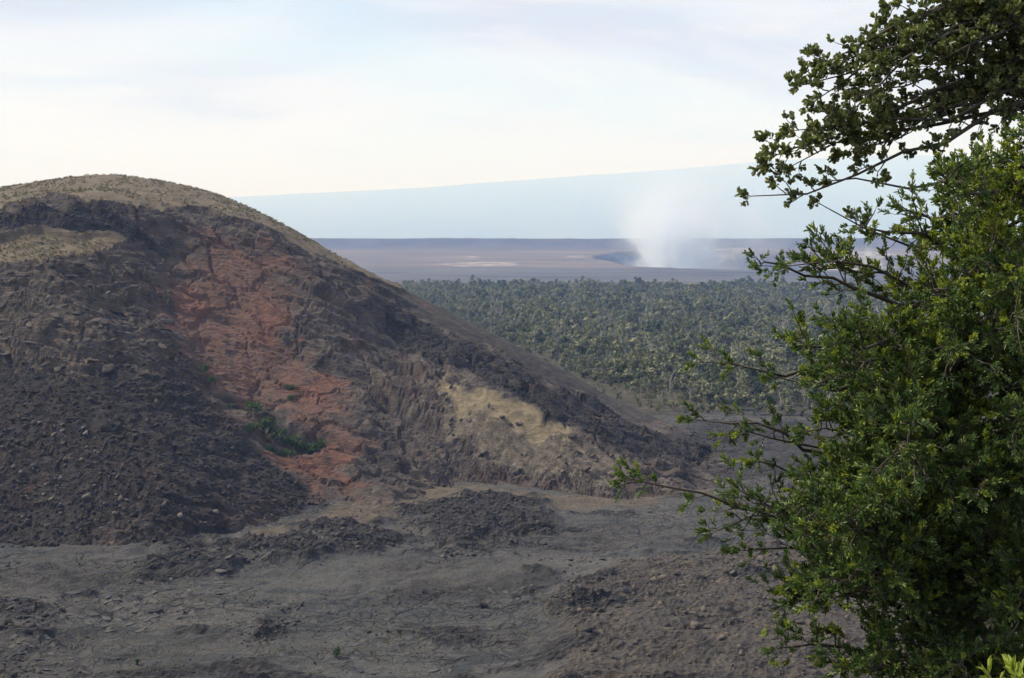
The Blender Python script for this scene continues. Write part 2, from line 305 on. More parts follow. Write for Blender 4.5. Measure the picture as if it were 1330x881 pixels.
def cone_height(x, y):
    z0 = cone_smooth(x, y)
    mk = {}
    def cz(name, soft, warp, ws, seed):
        out = np.zeros(x.shape)
        for i, p in enumerate(ZONES[name]):
            out = np.maximum(out, zone(x, y, p, soft, warp, ws, seed + 7 * i))
        return out
    mk["grass"] = cz("grass", 2.0, 5.0, 18, 101)
    mk["red"] = cz("red", 9.0, 14.0, 16, 111)
    mk["orange"] = cz("orange", 5.0, 9.0, 9, 121)
    mk["ochre"] = cz("ochre", 1.8, 5.0, 8, 131)
    mk["pale"] = cz("pale", 2.0, 4.0, 8, 141)
    mk["talus"] = cz("talus", 9.0, 12.0, 16, 151)
    mk["slabs"] = cz("slabs", 3.0, 6.0, 14, 161)
    mk["ash"] = cz("ash", 4.0, 6.0, 18, 171)
    mk["rockband"] = cz("rockband", 2.5, 6.0, 12, 181)
    mk["shoulder"] = cz("shoulder", 4.0, 2.0, 18, 195)
    mk["hollow"] = cz("hollow", 1.6, 3.0, 8, 191)
    soft = np.maximum.reduce([mk["grass"], 0.6 * mk["ash"], 0.3 * mk["red"], mk["orange"] * 0.5, mk["ochre"] * 0.7, mk["pale"] * 0.35])
    hard = 1 - soft
    hard = hard * (1 - 0.7 * mk["shoulder"])
    z = z0 + 1.2 * fbm(x, y, 26, 3, 201) * (0.35 + 0.65 * hard) + 0.2 * fbm(x, y, 7, 3, 203)
    # broken flow layers: shingled plates whose risers face down the slope
    p1, p2, pid = cells(x * 0.42 + 2.5 * fbm(x, y, 9, 2, 229), y + 2.5 * fbm(x, y, 9, 2, 231), 5.0, 233)
    q1, q2, qid = cells(x * 0.5 + 1.2 * fbm(x, y, 4, 2, 235), y + 1.2 * fbm(x, y, 4, 2, 237), 2.2, 239)
    def shingle(period, amp, off, edge):
        w = (z0 + dip) / period + off
        w = w - np.floor(w)
        return amp * (smooth(0.0, edge, w) - w)
    dip = 0.06 * x + 0.42 * 30.0 * np.log1p(np.exp((x + 85.0) / 30.0)) + 2.5 * fbm(x, y, 45, 3, 243)
    calm = 1 - 0.5 * mk["red"]
    lmask = calm * np.clip(0.5 + 1.4 * fbm(x, y, 24, 3, 207), 0, 1)
    z = z + hard * lmask * shingle(4.8, 3.4, 1.0 * fbm(x, y, 30, 3, 205) + 0.25 * pid, 0.14) * (1 - 0.6 * mk["talus"])
    z = z + hard * shingle(1.9, 1.5, 0.9 * fbm(x, y, 13, 3, 209) + 0.5 * pid, 0.2) * (0.8 + 0.4 * mk["slabs"]) * calm * np.clip(0.75 + 1.3 * fbm(x, y, 12, 3, 245), 0.15, 1)
    z = z + hard * shingle(0.8, 0.55, 0.8 * fbm(x, y, 6, 2, 241) + 0.8 * qid, 0.3)
    # blocky rubble
    d1, d2, cid = cells(x + 1.2 * fbm(x, y, 6, 2, 211), y * 1.25, 2.3, 213)
    blk = (cid - 0.4) * smooth(0.02, 0.22, d2 - d1)
    d1b, d2b, cidb = cells(x, y * 1.2, 4.8, 217)
    blk2 = (cidb - 0.4) * smooth(0.01, 0.16, d2b - d1b)
    z = z + hard * (0.6 * blk * (0.4 + 0.6 * mk["talus"] + 0.5 * mk["rockband"] + mk["pale"]) + 1.2 * blk2 * (0.25 + 0.3 * mk["rockband"] + 0.9 * mk["pale"]))
    z = z + hard * 0.45 * ridged(x, y, 5.0, 4, 219)
    z = z - hard * 1.1 * smooth(0.10, 0.0, p2 - p1) * smooth(-0.2, 0.2, fbm(x, y, 14, 2, 223))
    d1c, d2c, cidc = cells(x * 0.75 + 3 * fbm(x, y, 12, 3, 225), y + 3 * fbm(x, y, 12, 3, 226), 9.0, 227)
    z = z - hard * 1.4 * smooth(0.06, 0.0, d2c - d1c) * (1 - mk["talus"]) + hard * 1.6 * (cidc - 0.5) * smooth(0.0, 0.10, d2c - d1c) * (1 - 0.7 * mk["talus"])
    # runnels down the soft red slope
    z = z + mk["red"] * 0.5 * ridged(x * 1.0 + 0.45 * y, y * 0.25, 6.0, 3, 221)
    z = z - 3.2 * mk["hollow"]
    z = z - 1.1 * smooth(0.25, 0.5, mk["grass"]) * smooth(0.75, 0.5, mk["grass"]) * -1.0
    return z, mk

# ------------------------------------------------------------------ mesh helpers
def np_mesh(name, verts, faces, attrs=None, smooth_shade=False, mats=(), mat_idx=None):
    verts = np.ascontiguousarray(verts, np.float32)
    faces = np.ascontiguousarray(faces, np.int32)
    me = bpy.data.meshes.new(name)
    nf, k = faces.shape
    me.vertices.add(len(verts)); me.vertices.foreach_set("co", verts.ravel())
    me.loops.add(nf * k); me.loops.foreach_set("vertex_index", faces.ravel())
    me.polygons.add(nf)
    me.polygons.foreach_set("loop_start", np.arange(0, nf * k, k, dtype=np.int32))
    me.polygons.foreach_set("loop_total", np.full(nf, k, np.int32))
    if smooth_shade:
        me.polygons.foreach_set("use_smooth", np.ones(nf, bool))
    if mat_idx is not None:
        me.polygons.foreach_set("material_index", np.ascontiguousarray(mat_idx, np.int32))
    for m in mats:
        me.materials.append(m)
    me.update(calc_edges=True)
    me.validate()
    for an, av in (attrs or {}).items():
        a = me.attributes.new(an, 'FLOAT', 'POINT')
        a.data.foreach_set("value", np.ascontiguousarray(av, np.float32).ravel())
    return me

def link(name, data, parent=None, **props):
    o = bpy.data.objects.new(name, data)
    COL.objects.link(o)
    if parent is not None:
        o.parent = parent
    for k, v in props.items():
        o[k] = v
    return o

def empty(name, loc, **props):
    o = link(name, None, **props)
    o.location = loc
    o.empty_display_size = 0.2
    return o

def grid_mesh(name, xs, ys, hfun, mats, rock):
    X, Y = np.meshgrid(xs, ys)
    Z, mk = hfun(X, Y)
    nx, ny = len(xs), len(ys)
    v = np.c_[X.ravel(), Y.ravel(), Z.ravel()]
    i = (np.arange(ny - 1)[:, None] * nx + np.arange(nx - 1)[None, :]).ravel()
    f = np.c_[i, i + 1, i + nx + 1, i + nx]
    me = np_mesh(name, v, f, {k: a.ravel() for k, a in mk.items()}, True, mats)
    crisp = rock(mk).ravel()[i] > 0.5
    me.polygons.foreach_set("use_smooth", ~crisp)
    return me

# ------------------------------------------------------------------ material helpers
def new_mat(name):
    m = bpy.data.materials.new(name)
    m.use_nodes = True
    nt = m.node_tree
    b = nt.nodes["Principled BSDF"]
    return m, nt, b

class N:
    def __init__(self, nt):
        self.nt = nt
    def node(self, t, **inp):
        n = self.nt.nodes.new(t)
        for k, v in inp.items():
            k = k.replace("_", " ")
            if hasattr(v, "links") or isinstance(v, bpy.types.NodeSocket):
                self.nt.links.new(v, n.inputs[k])
            else:
                n.inputs[k].default_value = v
        return n
    def attr(self, name):
        n = self.nt.nodes.new("ShaderNodeAttribute"); n.attribute_name = name
        return n.outputs["Fac"]
    def pos(self):
        return self.nt.nodes.new("ShaderNodeNewGeometry").outputs["Position"]
    def noise(self, scale, detail=5.0, rough=0.55, vec=None, dist=0.0):
        n = self.node("ShaderNodeTexNoise", Scale=scale, Detail=detail, Roughness=rough, Distortion=dist)
        self.nt.links.new(vec if vec is not None else self.pos(), n.inputs["Vector"])
        return n.outputs["Fac"]
    def voronoi(self, scale, feature='F1', vec=None, out="Distance"):
        n = self.node("ShaderNodeTexVoronoi", Scale=scale); n.feature = feature
        self.nt.links.new(vec if vec is not None else self.pos(), n.inputs["Vector"])
        return n.outputs[out]
    def scaled(self, s, vec=None):
        n = self.node("ShaderNodeMapping", Scale=s)
        self.nt.links.new(vec if vec is not None else self.pos(), n.inputs["Vector"])
        return n.outputs[0]
    def mix(self, f, a, b, mode='MIX'):
        n = self.nt.nodes.new("ShaderNodeMix"); n.data_type = 'RGBA'; n.blend_type = mode
        for s, v in ((n.inputs[0], f), (n.inputs[6], a), (n.inputs[7], b)):
            if isinstance(v, bpy.types.NodeSocket):
                self.nt.links.new(v, s)
            elif isinstance(v, (tuple, list)):
                s.default_value = (*v[:3], 1.0)
            else:
                s.default_value = v
        return n.outputs[2]
    def math(self, op, a, b=0.0, c=0.0, clamp=False):
        n = self.nt.nodes.new("ShaderNodeMath"); n.operation = op; n.use_clamp = clamp
        for s, v in zip(n.inputs, (a, b, c)):
            if isinstance(v, bpy.types.NodeSocket):
                self.nt.links.new(v, s)
            else:
                s.default_value = v
        return n.outputs[0]
    def ramp(self, f, stops):
        n = self.nt.nodes.new("ShaderNodeValToRGB")
        el = n.color_ramp.elements
        while len(el) < len(stops):
            el.new(0.5)
        for e, (p, c) in zip(el, stops):
            e.position = p
            e.color = (*c, 1.0) if isinstance(c, (tuple, list)) else (c, c, c, 1.0)
        self.nt.links.new(f, n.inputs[0])
        return n.outputs[0]
    def step(self, f, a, b):
        n = self.nt.nodes.new("ShaderNodeMapRange"); n.interpolation_type = 'SMOOTHSTEP'
        self.nt.links.new(f, n.inputs[0])
        n.inputs[1].default_value = a; n.inputs[2].default_value = b
        return n.outputs[0]
    def bump(self, h, strength, dist, normal=None):
        n = self.node("ShaderNodeBump", Strength=strength, Distance=dist)
        self.nt.links.new(h, n.inputs["Height"])
        if normal is not None:
            self.nt.links.new(normal, n.inputs["Normal"])
        return n.outputs[0]

def soft_edge(n, mask, amount=1.0, scale=0.22):
    """break a mask's border up with fine noise so that soil patches do not end in a clean line"""
    j = n.math('SUBTRACT', n.noise(scale, 6, 0.65), 0.5)
    return n.step(n.math('MULTIPLY_ADD', j, amount * 1.3, mask), 0.22, 0.78)

# ------------------------------------------------------------------ ground sheet
def ground_material():
    m, nt, b = new_mat("lava_ground")
    n = N(nt)
    sep = n.node("ShaderNodeSeparateXYZ", Vector=n.pos())
    yy = sep.outputs[1]
    flat = n.scaled((0.5, 1.0, 1.0))
    c = n.ramp(n.noise(0.05, 7, 0.6, flat), [(0.30, (0.060, 0.065, 0.069)), (0.5, (0.094, 0.094, 0.094)), (0.68, (0.128, 0.120, 0.112))])
    c = n.mix(n.step(n.noise(0.11, 6, 0.62, flat, 1.2), 0.52, 0.64), c, (0.050, 0.057, 0.062))
    c = n.mix(n.math('MULTIPLY', n.step(n.noise(0.22, 5, 0.6, flat), 0.55, 0.70), 0.3), c, (0.140, 0.124, 0.100))
    c = n.mix(n.math('MULTIPLY', n.step(n.noise(1.4, 6, 0.75, flat), 0.42, 0.66), 0.55), c, (0.042, 0.042, 0.046))
    c = n.mix(n.math('MULTIPLY', n.step(n.noise(0.035, 4, 0.6, flat), 0.46, 0.60), 0.45), c, (0.070, 0.062, 0.060))
    c = n.mix(n.math('MULTIPLY', n.step(n.noise(3.2, 5, 0.8), 0.56, 0.66), 0.5), c, (0.15, 0.145, 0.135))
    c = n.mix(n.math('MULTIPLY', n.step(n.noise(4.5, 4, 0.8), 0.54, 0.62), 0.6), c, (0.030, 0.030, 0.033))
    # cooling cracks in the crust
    wv = n.node("ShaderNodeTexNoise", Scale=0.22, Detail=4.0)
    nt.links.new(n.pos(), wv.inputs["Vector"])
    va = nt.nodes.new("ShaderNodeVectorMath"); va.operation = 'MULTIPLY_ADD'
    nt.links.new(wv.outputs["Color"], va.inputs[0]); va.inputs[1].default_value = (5.0, 5.0, 0.0); nt.links.new(n.scaled((0.55, 1.0, 0.0)), va.inputs[2])
    edge = n.voronoi(0.20, 'DISTANCE_TO_EDGE', va.outputs[0])
    edge2 = n.voronoi(0.62, 'DISTANCE_TO_EDGE', va.outputs[0])
    where = n.step(n.noise(0.045, 4, 0.6, flat), 0.40, 0.58)
    crack = n.math('MULTIPLY', where, n.math('MAXIMUM', n.math('SUBTRACT', 1.0, n.step(edge, 0.0, 0.07)), n.math('MULTIPLY', 0.6, n.math('SUBTRACT', 1.0, n.step(edge2, 0.0, 0.09)))))
    c = n.mix(n.math('MULTIPLY', crack, 0.62), c, (0.030, 0.030, 0.033))
    c = n.mix(n.math('MULTIPLY', soft_edge(n, n.attr("brown"), 0.9, 0.12), 0.85), c, n.ramp(n.noise(0.3, 6, 0.6), [(0.3, (0.080, 0.070, 0.060)), (0.7, (0.150, 0.120, 0.092))]))
    c = n.mix(soft_edge(n, n.attr("dark")), c, n.ramp(n.noise(0.5, 5), [(0.35, (0.030, 0.030, 0.034)), (0.7, (0.068, 0.064, 0.062))]))
    c = n.mix(soft_edge(n, n.attr("mound")), c, n.ramp(n.noise(0.35, 7, 0.7), [(0.32, (0.050, 0.047, 0.047)), (0.55, (0.082, 0.072, 0.066)), (0.72, (0.130, 0.108, 0.082))]))
    c = n.mix(soft_edge(n, n.attr("clinker")), c, n.ramp(n.noise(0.8, 6, 0.65), [(0.34, (0.020, 0.021, 0.024)), (0.55, (0.040, 0.038, 0.040)), (0.72, (0.085, 0.074, 0.064))]))
    # forest floor, then caldera floor
    wob = n.math('MULTIPLY_ADD', n.math('SUBTRACT', n.noise(0.03, 4), 0.5), 70.0, yy)
    ff = n.ramp(n.noise(0.25, 7, 0.75), [(0.35, (0.030, 0.031, 0.020)), (0.5, (0.062, 0.056, 0.038)), (0.65, (0.12, 0.10, 0.066))])
    c = n.mix(n.step(wob, 392.0, 424.0), c, ff)
    cv = n.scaled((0.25, 1.0, 1.0))
    cal = n.ramp(n.noise(0.006, 6, 0.6, cv), [(0.35, (0.036, 0.034, 0.034)), (0.65, (0.105, 0.094, 0.082))])
    band = n.math('MULTIPLY_ADD', n.math('SUBTRACT', n.noise(0.0022, 5, 0.6, cv), 0.5), 900.0, yy)
    tan = n.ramp(n.noise(0.012, 5, 0.6, cv), [(0.35, (0.085, 0.066, 0.052)), (0.7, (0.175, 0.132, 0.096))])
    cal = n.mix(n.math('MULTIPLY', n.step(band, 3150.0, 3450.0), n.math('SUBTRACT', 1.0, n.step(yy, 4250.0, 4600.0))), cal, tan)
    cal = n.mix(n.step(band, 4250.0, 4600.0), cal, n.ramp(n.noise(0.01, 4), [(0.3, (0.040, 0.030, 0.030)), (0.7, (0.085, 0.062, 0.055))]))
    cal = n.mix(n.attr("pit"), cal, n.ramp(n.noise(0.02, 5, 0.6, n.scaled((0.4, 0.4, 3.0))), [(0.3, (0.040, 0.032, 0.034)), (0.7, (0.105, 0.085, 0.075))]))
    cal = n.mix(soft_edge(n, n.attr("cream"), 0.9, 0.03), cal, n.ramp(n.noise(0.03, 5), [(0.35, (0.10, 0.085, 0.072)), (0.65, (0.30, 0.27, 0.20))]))
    cal = n.mix(n.math('MULTIPLY', n.attr("salt"), n.step(n.noise(0.02, 5, 0.7, n.scaled((0.5, 1.6, 1.0))), 0.45, 0.62)), cal, (0.42, 0.38, 0.33))
    c = n.mix(n.step(yy, 1420.0, 1600.0), c, cal)
    nt.links.new(c, b.inputs["Base Color"])
    b.inputs["Roughness"].default_value = 0.95
    b.inputs["Specular IOR Level"].default_value = 0.2
    h = n.math('ADD', n.noise(1.3, 8, 0.68), n.math('MULTIPLY', n.voronoi(1.1), n.math('ADD', n.attr("mound"), n.attr("clinker"))))
    h = n.math('SUBTRACT', h, n.math('MULTIPLY', crack, 0.7))
    nt.links.new(n.bump(h, 1.0, 0.9), b.inputs["Normal"])
    return m

def ground_all(x, y):
    z, m = ground_height(x, y)
    m.pop("rise"); m.pop("ridge")
    pr = pit_r(x, y)
    m["pit"] = smooth(1.02, 0.98, pr) * (y > 2500)
    for k in ("cream", "salt"):
        out = np.zeros(x.shape)
        far = y > 2000
        for i, p in enumerate(GZONES[k]):
            out[far] = np.maximum(out[far], zone(x[far], y[far], p, 14.0))
        m[k] = out
    return z, m

def spread(edge, far, first, growth):
    out, p, s = [], edge, first
    while p < far:
        p += s
        s *= growth
        out.append(p)
    return out

_right = spread(150.0, 45000.0, 1.2, 1.075)
_left = [-v for v in spread(130.0, 45000.0, 1.2, 1.075)]
gx = np.array(sorted(_left) + list(np.arange(-130.0, 150.01, 0.8)) + _right)
gy = np.concatenate([[-4000, -1500, -500, -150, -60, -30], np.arange(-15, 60, 5.0), np.arange(60, 130, 2.0), np.arange(130, 320, 0.7), np.arange(320, 430, 1.6),
                     np.arange(430, 1400, 10.0), np.arange(1400, 3000, 32.0), np.arange(3000, 5650, 20.0), np.geomspace(5650, 60000, 36)])
ground = link("ground", grid_mesh("ground", gx, gy, ground_all, [ground_material()], lambda k: np.maximum(k["clinker"], k["mound"])), kind="structure",
              label="grey lava flat with rough black flow ridges reaching to the far caldera floor")

# ------------------------------------------------------------------ cinder cone
def cone_material():
    m, nt, b = new_mat("cinder_cone")
    n = N(nt)
    p = n.pos()
    c = n.ramp(n.noise(0.16, 8, 0.65), [(0.30, (0.042, 0.037, 0.038)), (0.48, (0.098, 0.083, 0.077)), (0.58, (0.145, 0.122, 0.107)), (0.72, (0.220, 0.185, 0.152))])
    c = n.mix(n.math('MULTIPLY', n.step(n.noise(0.05, 5, 0.6), 0.50, 0.66), 0.6), c, (0.105, 0.070, 0.060))
    c = n.mix(soft_edge(n, n.attr("ash")), c, n.ramp(n.noise(0.3, 6, 0.6), [(0.3, (0.034, 0.032, 0.033)), (0.5, (0.060, 0.054, 0.051)), (0.7, (0.098, 0.086, 0.074))]))
    c = n.mix(soft_edge(n, n.attr("rockband")), c, n.ramp(n.noise(0.4, 7, 0.7), [(0.32, (0.028, 0.027, 0.030)), (0.55, (0.055, 0.050, 0.050)), (0.75, (0.105, 0.092, 0.080))]))
    c = n.mix(n.math('MULTIPLY', soft_edge(n, n.attr("talus")), 0.85), c, n.ramp(n.noise(0.5, 8, 0.75), [(0.34, (0.016, 0.015, 0.017)), (0.50, (0.034, 0.030, 0.030)), (0.62, (0.070, 0.059, 0.053)), (0.74, (0.17, 0.140, 0.115))]))
    c = n.mix(n.math('MULTIPLY', soft_edge(n, n.attr("slabs")), 0.85), c, n.ramp(n.noise(0.35, 8, 0.7), [(0.34, (0.046, 0.040, 0.038)), (0.52, (0.118, 0.099, 0.084)), (0.68, (0.215, 0.172, 0.130))]))
    c = n.mix(n.math('MULTIPLY', n.step(n.noise(1.7, 6, 0.8, n.scaled((0.6, 0.6, 1.6))), 0.52, 0.63), 0.5), c, (0.022, 0.020, 0.022))
    c = n.mix(n.math('MULTIPLY', n.step(n.noise(2.3, 5, 0.8), 0.58, 0.68), 0.5), c, (0.17, 0.15, 0.13))
    red = n.ramp(n.noise(0.14, 7, 0.65), [(0.30, (0.080, 0.062, 0.056)), (0.46, (0.165, 0.096, 0.076)), (0.70, (0.235, 0.115, 0.082))])
    c = n.mix(n.math('MULTIPLY', soft_edge(n, n.attr("red"), 2.1, 0.12), 0.72), c, red)
    c = n.mix(n.math('MULTIPLY', soft_edge(n, n.attr("orange"), 1.6, 0.15), 0.55), c, n.ramp(n.noise(0.3, 6, 0.6), [(0.32, (0.16, 0.080, 0.058)), (0.7, (0.245, 0.104, 0.068))]))
    c = n.mix(n.math('MULTIPLY', n.step(n.noise(1.3, 6, 0.8), 0.54, 0.64), 0.5), c, (0.034, 0.030, 0.031))
    c = n.mix(soft_edge(n, n.attr("pale"), 0.8), c, n.ramp(n.noise(0.55, 7, 0.7), [(0.34, (0.070, 0.061, 0.058)), (0.52, (0.160, 0.138, 0.116)), (0.70, (0.300, 0.255, 0.195))]))
    c = n.mix(n.math('MULTIPLY', soft_edge(n, n.attr("ochre"), 0.8, 0.4), 0.9), c, n.ramp(n.noise(0.5, 6, 0.6), [(0.32, (0.165, 0.138, 0.100)), (0.7, (0.36, 0.295, 0.195))]))
    gr = n.ramp(n.noise(0.25, 7, 0.65), [(0.32, (0.085, 0.070, 0.056)), (0.5, (0.130, 0.105, 0.078)), (0.7, (0.180, 0.145, 0.095))])
    gr = n.mix(n.math('MULTIPLY', n.step(n.noise(2.2, 3), 0.6, 0.7), 0.6), gr, (0.24, 0.20, 0.12))
    c = n.mix(soft_edge(n, n.attr("grass"), 0.7, 0.3), c, gr)
    nt.links.new(c, b.inputs["Base Color"])
    b.inputs["Roughness"].default_value = 0.95
    b.inputs["Specular IOR Level"].default_value = 0.2
    rough = n.math('SUBTRACT', 1.0, n.math('MULTIPLY', n.attr("grass"), 0.5))
    h = n.math('MULTIPLY', n.math('ADD', n.noise(1.0, 9, 0.72), n.noise(0.9, 8, 0.7, n.scaled((0.35, 0.35, 2.2)))), rough)
    nt.links.new(n.bump(h, 1.0, 1.2), b.inputs["Normal"])
    return m

CONE_X = np.concatenate([np.arange(-345, -185, 4.0), np.arange(-185, 80, 0.55), np.arange(80, 120, 2.5)])
CONE_Y = np.concatenate([np.arange(196, 222, 2.0), np.arange(222, 372, 0.5), np.arange(372, 412, 1.0), np.arange(412, 560, 5.0)])
cone = link("cinder_cone", grid_mesh("cinder_cone", CONE_X, CONE_Y, cone_height, [cone_material()], lambda k: 1.0 - np.maximum.reduce([k["grass"], 0.8 * k["ash"], k["ochre"], 0.6 * k["pale"]])), kind="structure",
            label="broad cinder cone with a collapsed red and black face and a grassy top")

# height lookup on the finished meshes' functions
def surface(x, y, normal=False):
    x, y = np.atleast_1d(np.asarray(x, float)), np.atleast_1d(np.asarray(y, float))
    def h(a, c):
        g = ground_height(a, c)[0]
        inside = (a > -340) & (a < 115) & (c > 198) & (c < 545)
        if inside.any():
            g[inside] = np.maximum(g[inside], cone_height(a[inside], c[inside])[0])
        return g
    z = h(x, y)
    if not normal:
        return z
    e = 0.9
    nx, ny = (h(x - e, y) - h(x + e, y)) / (2 * e), (h(x, y - e) - h(x, y + e)) / (2 * e)
    nn = np.c_[nx, ny, np.ones_like(nx)]
    return z, nn / np.linalg.norm(nn, axis=1)[:, None]

# ------------------------------------------------------------------ far mountain
def mountain():
    xs = np.linspace(-34000, 52000, 170); ys = np.linspace(17000, 52000, 50)
    X, Y = np.meshgrid(xs, ys)
    crest = np.interp(X / 34000.0 * 1600 + 665, [-400, -100, 330, 560, 800, 990, 1150, 1330, 1700, 2600], [316, 590, 968, 1198, 1554, 1909, 2076, 2035, 1575, 316])
    prof = np.clip((Y - 17000) / 17000, 0, 1) ** 1.15 * smooth(52000, 36000, Y)
    Z = -310 + (crest + 310) * prof + 45 * fbm(X, Y, 5200, 4, 301) * prof
    i = (np.arange(49)[:, None] * 170 + np.arange(169)[None, :]).ravel()
    m, nt, b = new_mat("far_mountain")
    n = N(nt)
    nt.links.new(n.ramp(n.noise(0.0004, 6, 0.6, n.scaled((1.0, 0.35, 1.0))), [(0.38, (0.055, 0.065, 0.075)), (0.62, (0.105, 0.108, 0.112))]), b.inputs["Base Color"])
    b.inputs["Roughness"].default_value = 1.0
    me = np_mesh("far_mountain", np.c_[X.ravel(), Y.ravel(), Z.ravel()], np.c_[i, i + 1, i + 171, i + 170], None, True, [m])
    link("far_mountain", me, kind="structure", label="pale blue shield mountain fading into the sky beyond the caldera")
mountain()

# ------------------------------------------------------------------ rocks
def ico(sub):
    import bmesh
    bm = bmesh.new()
    bmesh.ops.create_icosphere(bm, subdivisions=sub, radius=1.0)
    v = np.array([x.co[:] for x in bm.verts]); f = np.array([[q.index for q in p.verts] for p in bm.faces])
    bm.free()
    return v, f

ICO1, ICO2 = ico(1), ico(2)

def rock_shape(v, rng, flat=0.7):
    out = v.copy()
    for _ in range(12):                                   # chop planes off the ball
        d = rng.normal(size=3); d /= np.linalg.norm(d)
        k = rng.uniform(0.38, 0.78)
        over = np.maximum(out @ d - k, 0)
        out -= over[:, None] * d * 0.95
    out *= 1 + rng.normal(size=(len(v), 1)) * 0.045
    out *= np.array([rng.uniform(0.9, 1.5), rng.uniform(0.65, 1.05), flat * rng.uniform(0.7, 1.2)])
    return out

def rock_material(name, lo, mid, hi):
    m, nt, b = new_mat(name)
    n = N(nt)
    oi = nt.nodes.new("ShaderNodeObjectInfo").outputs["Random"]
    t = n.math('ADD', n.math('MULTIPLY', n.noise(1.6, 6, 0.65), 0.6), n.math('MULTIPLY', n.math('ADD', oi, n.attr("tint")), 0.35))
    nt.links.new(n.ramp(t, [(0.28, lo), (0.5, mid), (0.75, hi)]), b.inputs["Base Color"])
    b.inputs["Roughness"].default_value = 0.95
    b.inputs["Specular IOR Level"].default_value = 0.2
    nt.links.new(n.bump(n.noise(3.5, 8, 0.7), 0.8, 0.25), b.inputs["Normal"])
    return m

M_DARK = rock_material("dark_lava_rock", (0.016, 0.016, 0.019), (0.030, 0.028, 0.031), (0.068, 0.060, 0.058))
M_GREY = rock_material("grey_lava_rock", (0.055, 0.050, 0.048), (0.105, 0.092, 0.084), (0.185, 0.160, 0.140))
M_BROWN = rock_material("brown_lava_rock", (0.045, 0.040, 0.038), (0.080, 0.069, 0.062), (0.150, 0.125, 0.100))

M_GREYSLAB = rock_material("crust_slab", (0.036, 0.037, 0.040), (0.068, 0.067, 0.067), (0.110, 0.104, 0.098))

def rock_protos(name, mat, n, flat, seed):
    rng = np.random.default_rng(seed)
    return [np_mesh(name, rock_shape(ICO2[0], rng, flat), ICO2[1], None, False, [mat]) for _ in range(n)]

def in_poly(poly, n, rng):
    p = np.asarray(poly, float)
    lo, hi = p.min(0), p.max(0)
    out = np.zeros((0, 2))
    while len(out) < n:
        q = rng.uniform(lo, hi, (n * 3, 2))
        out = np.r_[out, q[poly_dist(q[:, 0], q[:, 1], p) > 0]]
    return out[:n]

def rot_to(nrm, spin):
    z = nrm / np.linalg.norm(nrm)
    a = np.array([math.cos(spin), math.sin(spin), 0.0])
    x = a - z * (a @ z); x /= np.linalg.norm(x)
    return np.c_[x, np.cross(z, x), z]

from mathutils import Matrix

def scatter_rocks(name, protos, pts, sizes, rng, parent=None, bury=0.25, tilt=0.35, **props):
    z, nn = surface(pts[:, 0], pts[:, 1], True)
    out = []
    for i in range(len(pts)):
        nrm = nn[i] + rng.normal(size=3) * tilt
        nrm[2] = abs(nrm[2]) + 0.25
        Rm = rot_to(nrm, rng.uniform(0, 6.28)) * sizes[i]
        M = Matrix([[*Rm[0], pts[i, 0]], [*Rm[1], pts[i, 1]], [*Rm[2], z[i] + sizes[i] * (0.45 - bury)], [0, 0, 0, 1]])
        pr = dict(props)
        if callable(pr.get("label")):
            pr["label"] = pr["label"](sizes[i])
        o = link(name, protos[i % len(protos)], parent, **pr)
        o.matrix_world = M
        out.append(o)
    return out

def rubble(name, mat, pts, sizes, seed, flat=0.7, parent=None, bury=0.2, tint=None, **props):
    """thousands of small stones as one mesh"""
    rng = np.random.default_rng(seed)
    z, nn = surface(pts[:, 0], pts[:, 1], True)
    kinds = [rock_shape(ICO1[0], rng, flat) for _ in range(14)]
    V, F, T, off = [], [], [], 0
    for i in range(len(pts)):
        nrm = nn[i] + rng.normal(size=3) * 0.35
        nrm[2] = abs(nrm[2]) + 0.25
        Rm = rot_to(nrm, rng.uniform(0, 6.28)) * sizes[i]
        V.append(kinds[i % 14] @ Rm.T + np.array([pts[i, 0], pts[i, 1], z[i] + sizes[i] * (0.4 - bury)]))
        F.append(ICO1[1] + off); off += 12
        T.append(np.full(12, rng.uniform()))
    link(name, np_mesh(name, np.concatenate(V), np.concatenate(F), {"tint": np.concatenate(T)}, False, [mat]), parent, kind="stuff", **props)

rng = np.random.default_rng(7)
P_GREY = rock_protos("boulder_pale", M_GREY, 6, 0.7, 1)
P_DARK = rock_protos("boulder_dark", M_DARK, 6, 0.75, 2)
P_BROWN = rock_protos("boulder_brown", M_BROWN, 7, 0.72, 3)
P_SLAB = rock_protos("slab", rock_material("slab_rock", (0.035, 0.032, 0.032), (0.068, 0.060, 0.055), (0.120, 0.100, 0.082)), 6, 0.16, 4)

def power_sizes(n, lo, hi, rng, k=2.2):
    u = rng.uniform(size=n)
    return lo * (1 - u * (1 - (lo / hi) ** k)) ** (-1.0 / k)

# pale blocks on the talus
pts = in_poly(GZONES["talus_blocks"][0], 110, rng)
scatter_rocks("lava_boulder", P_GREY, pts, power_sizes(110, 0.40, 1.15, rng), rng,
              label=lambda s: ("large pale grey lava block on the dark rubble slope at the foot of the cone" if s > 0.7 else "small pale grey lava stone on the dark rubble slope at the foot of the cone"), category="boulder", group="pale blocks on the cone's rubble slope")
# blocks of the foreground mound
pts = in_poly(GZONES["mound_blocks"][0], 150, rng)
scatter_rocks("lava_boulder", P_BROWN, pts, power_sizes(150, 0.38, 0.95, rng), rng,
              label=lambda s: ("large brown lava rock on the low rubble mound behind the leafy tree" if s > 0.6 else "small brown lava rock on the low rubble mound behind the leafy tree"), category="boulder", group="rocks on the low rubble mound")
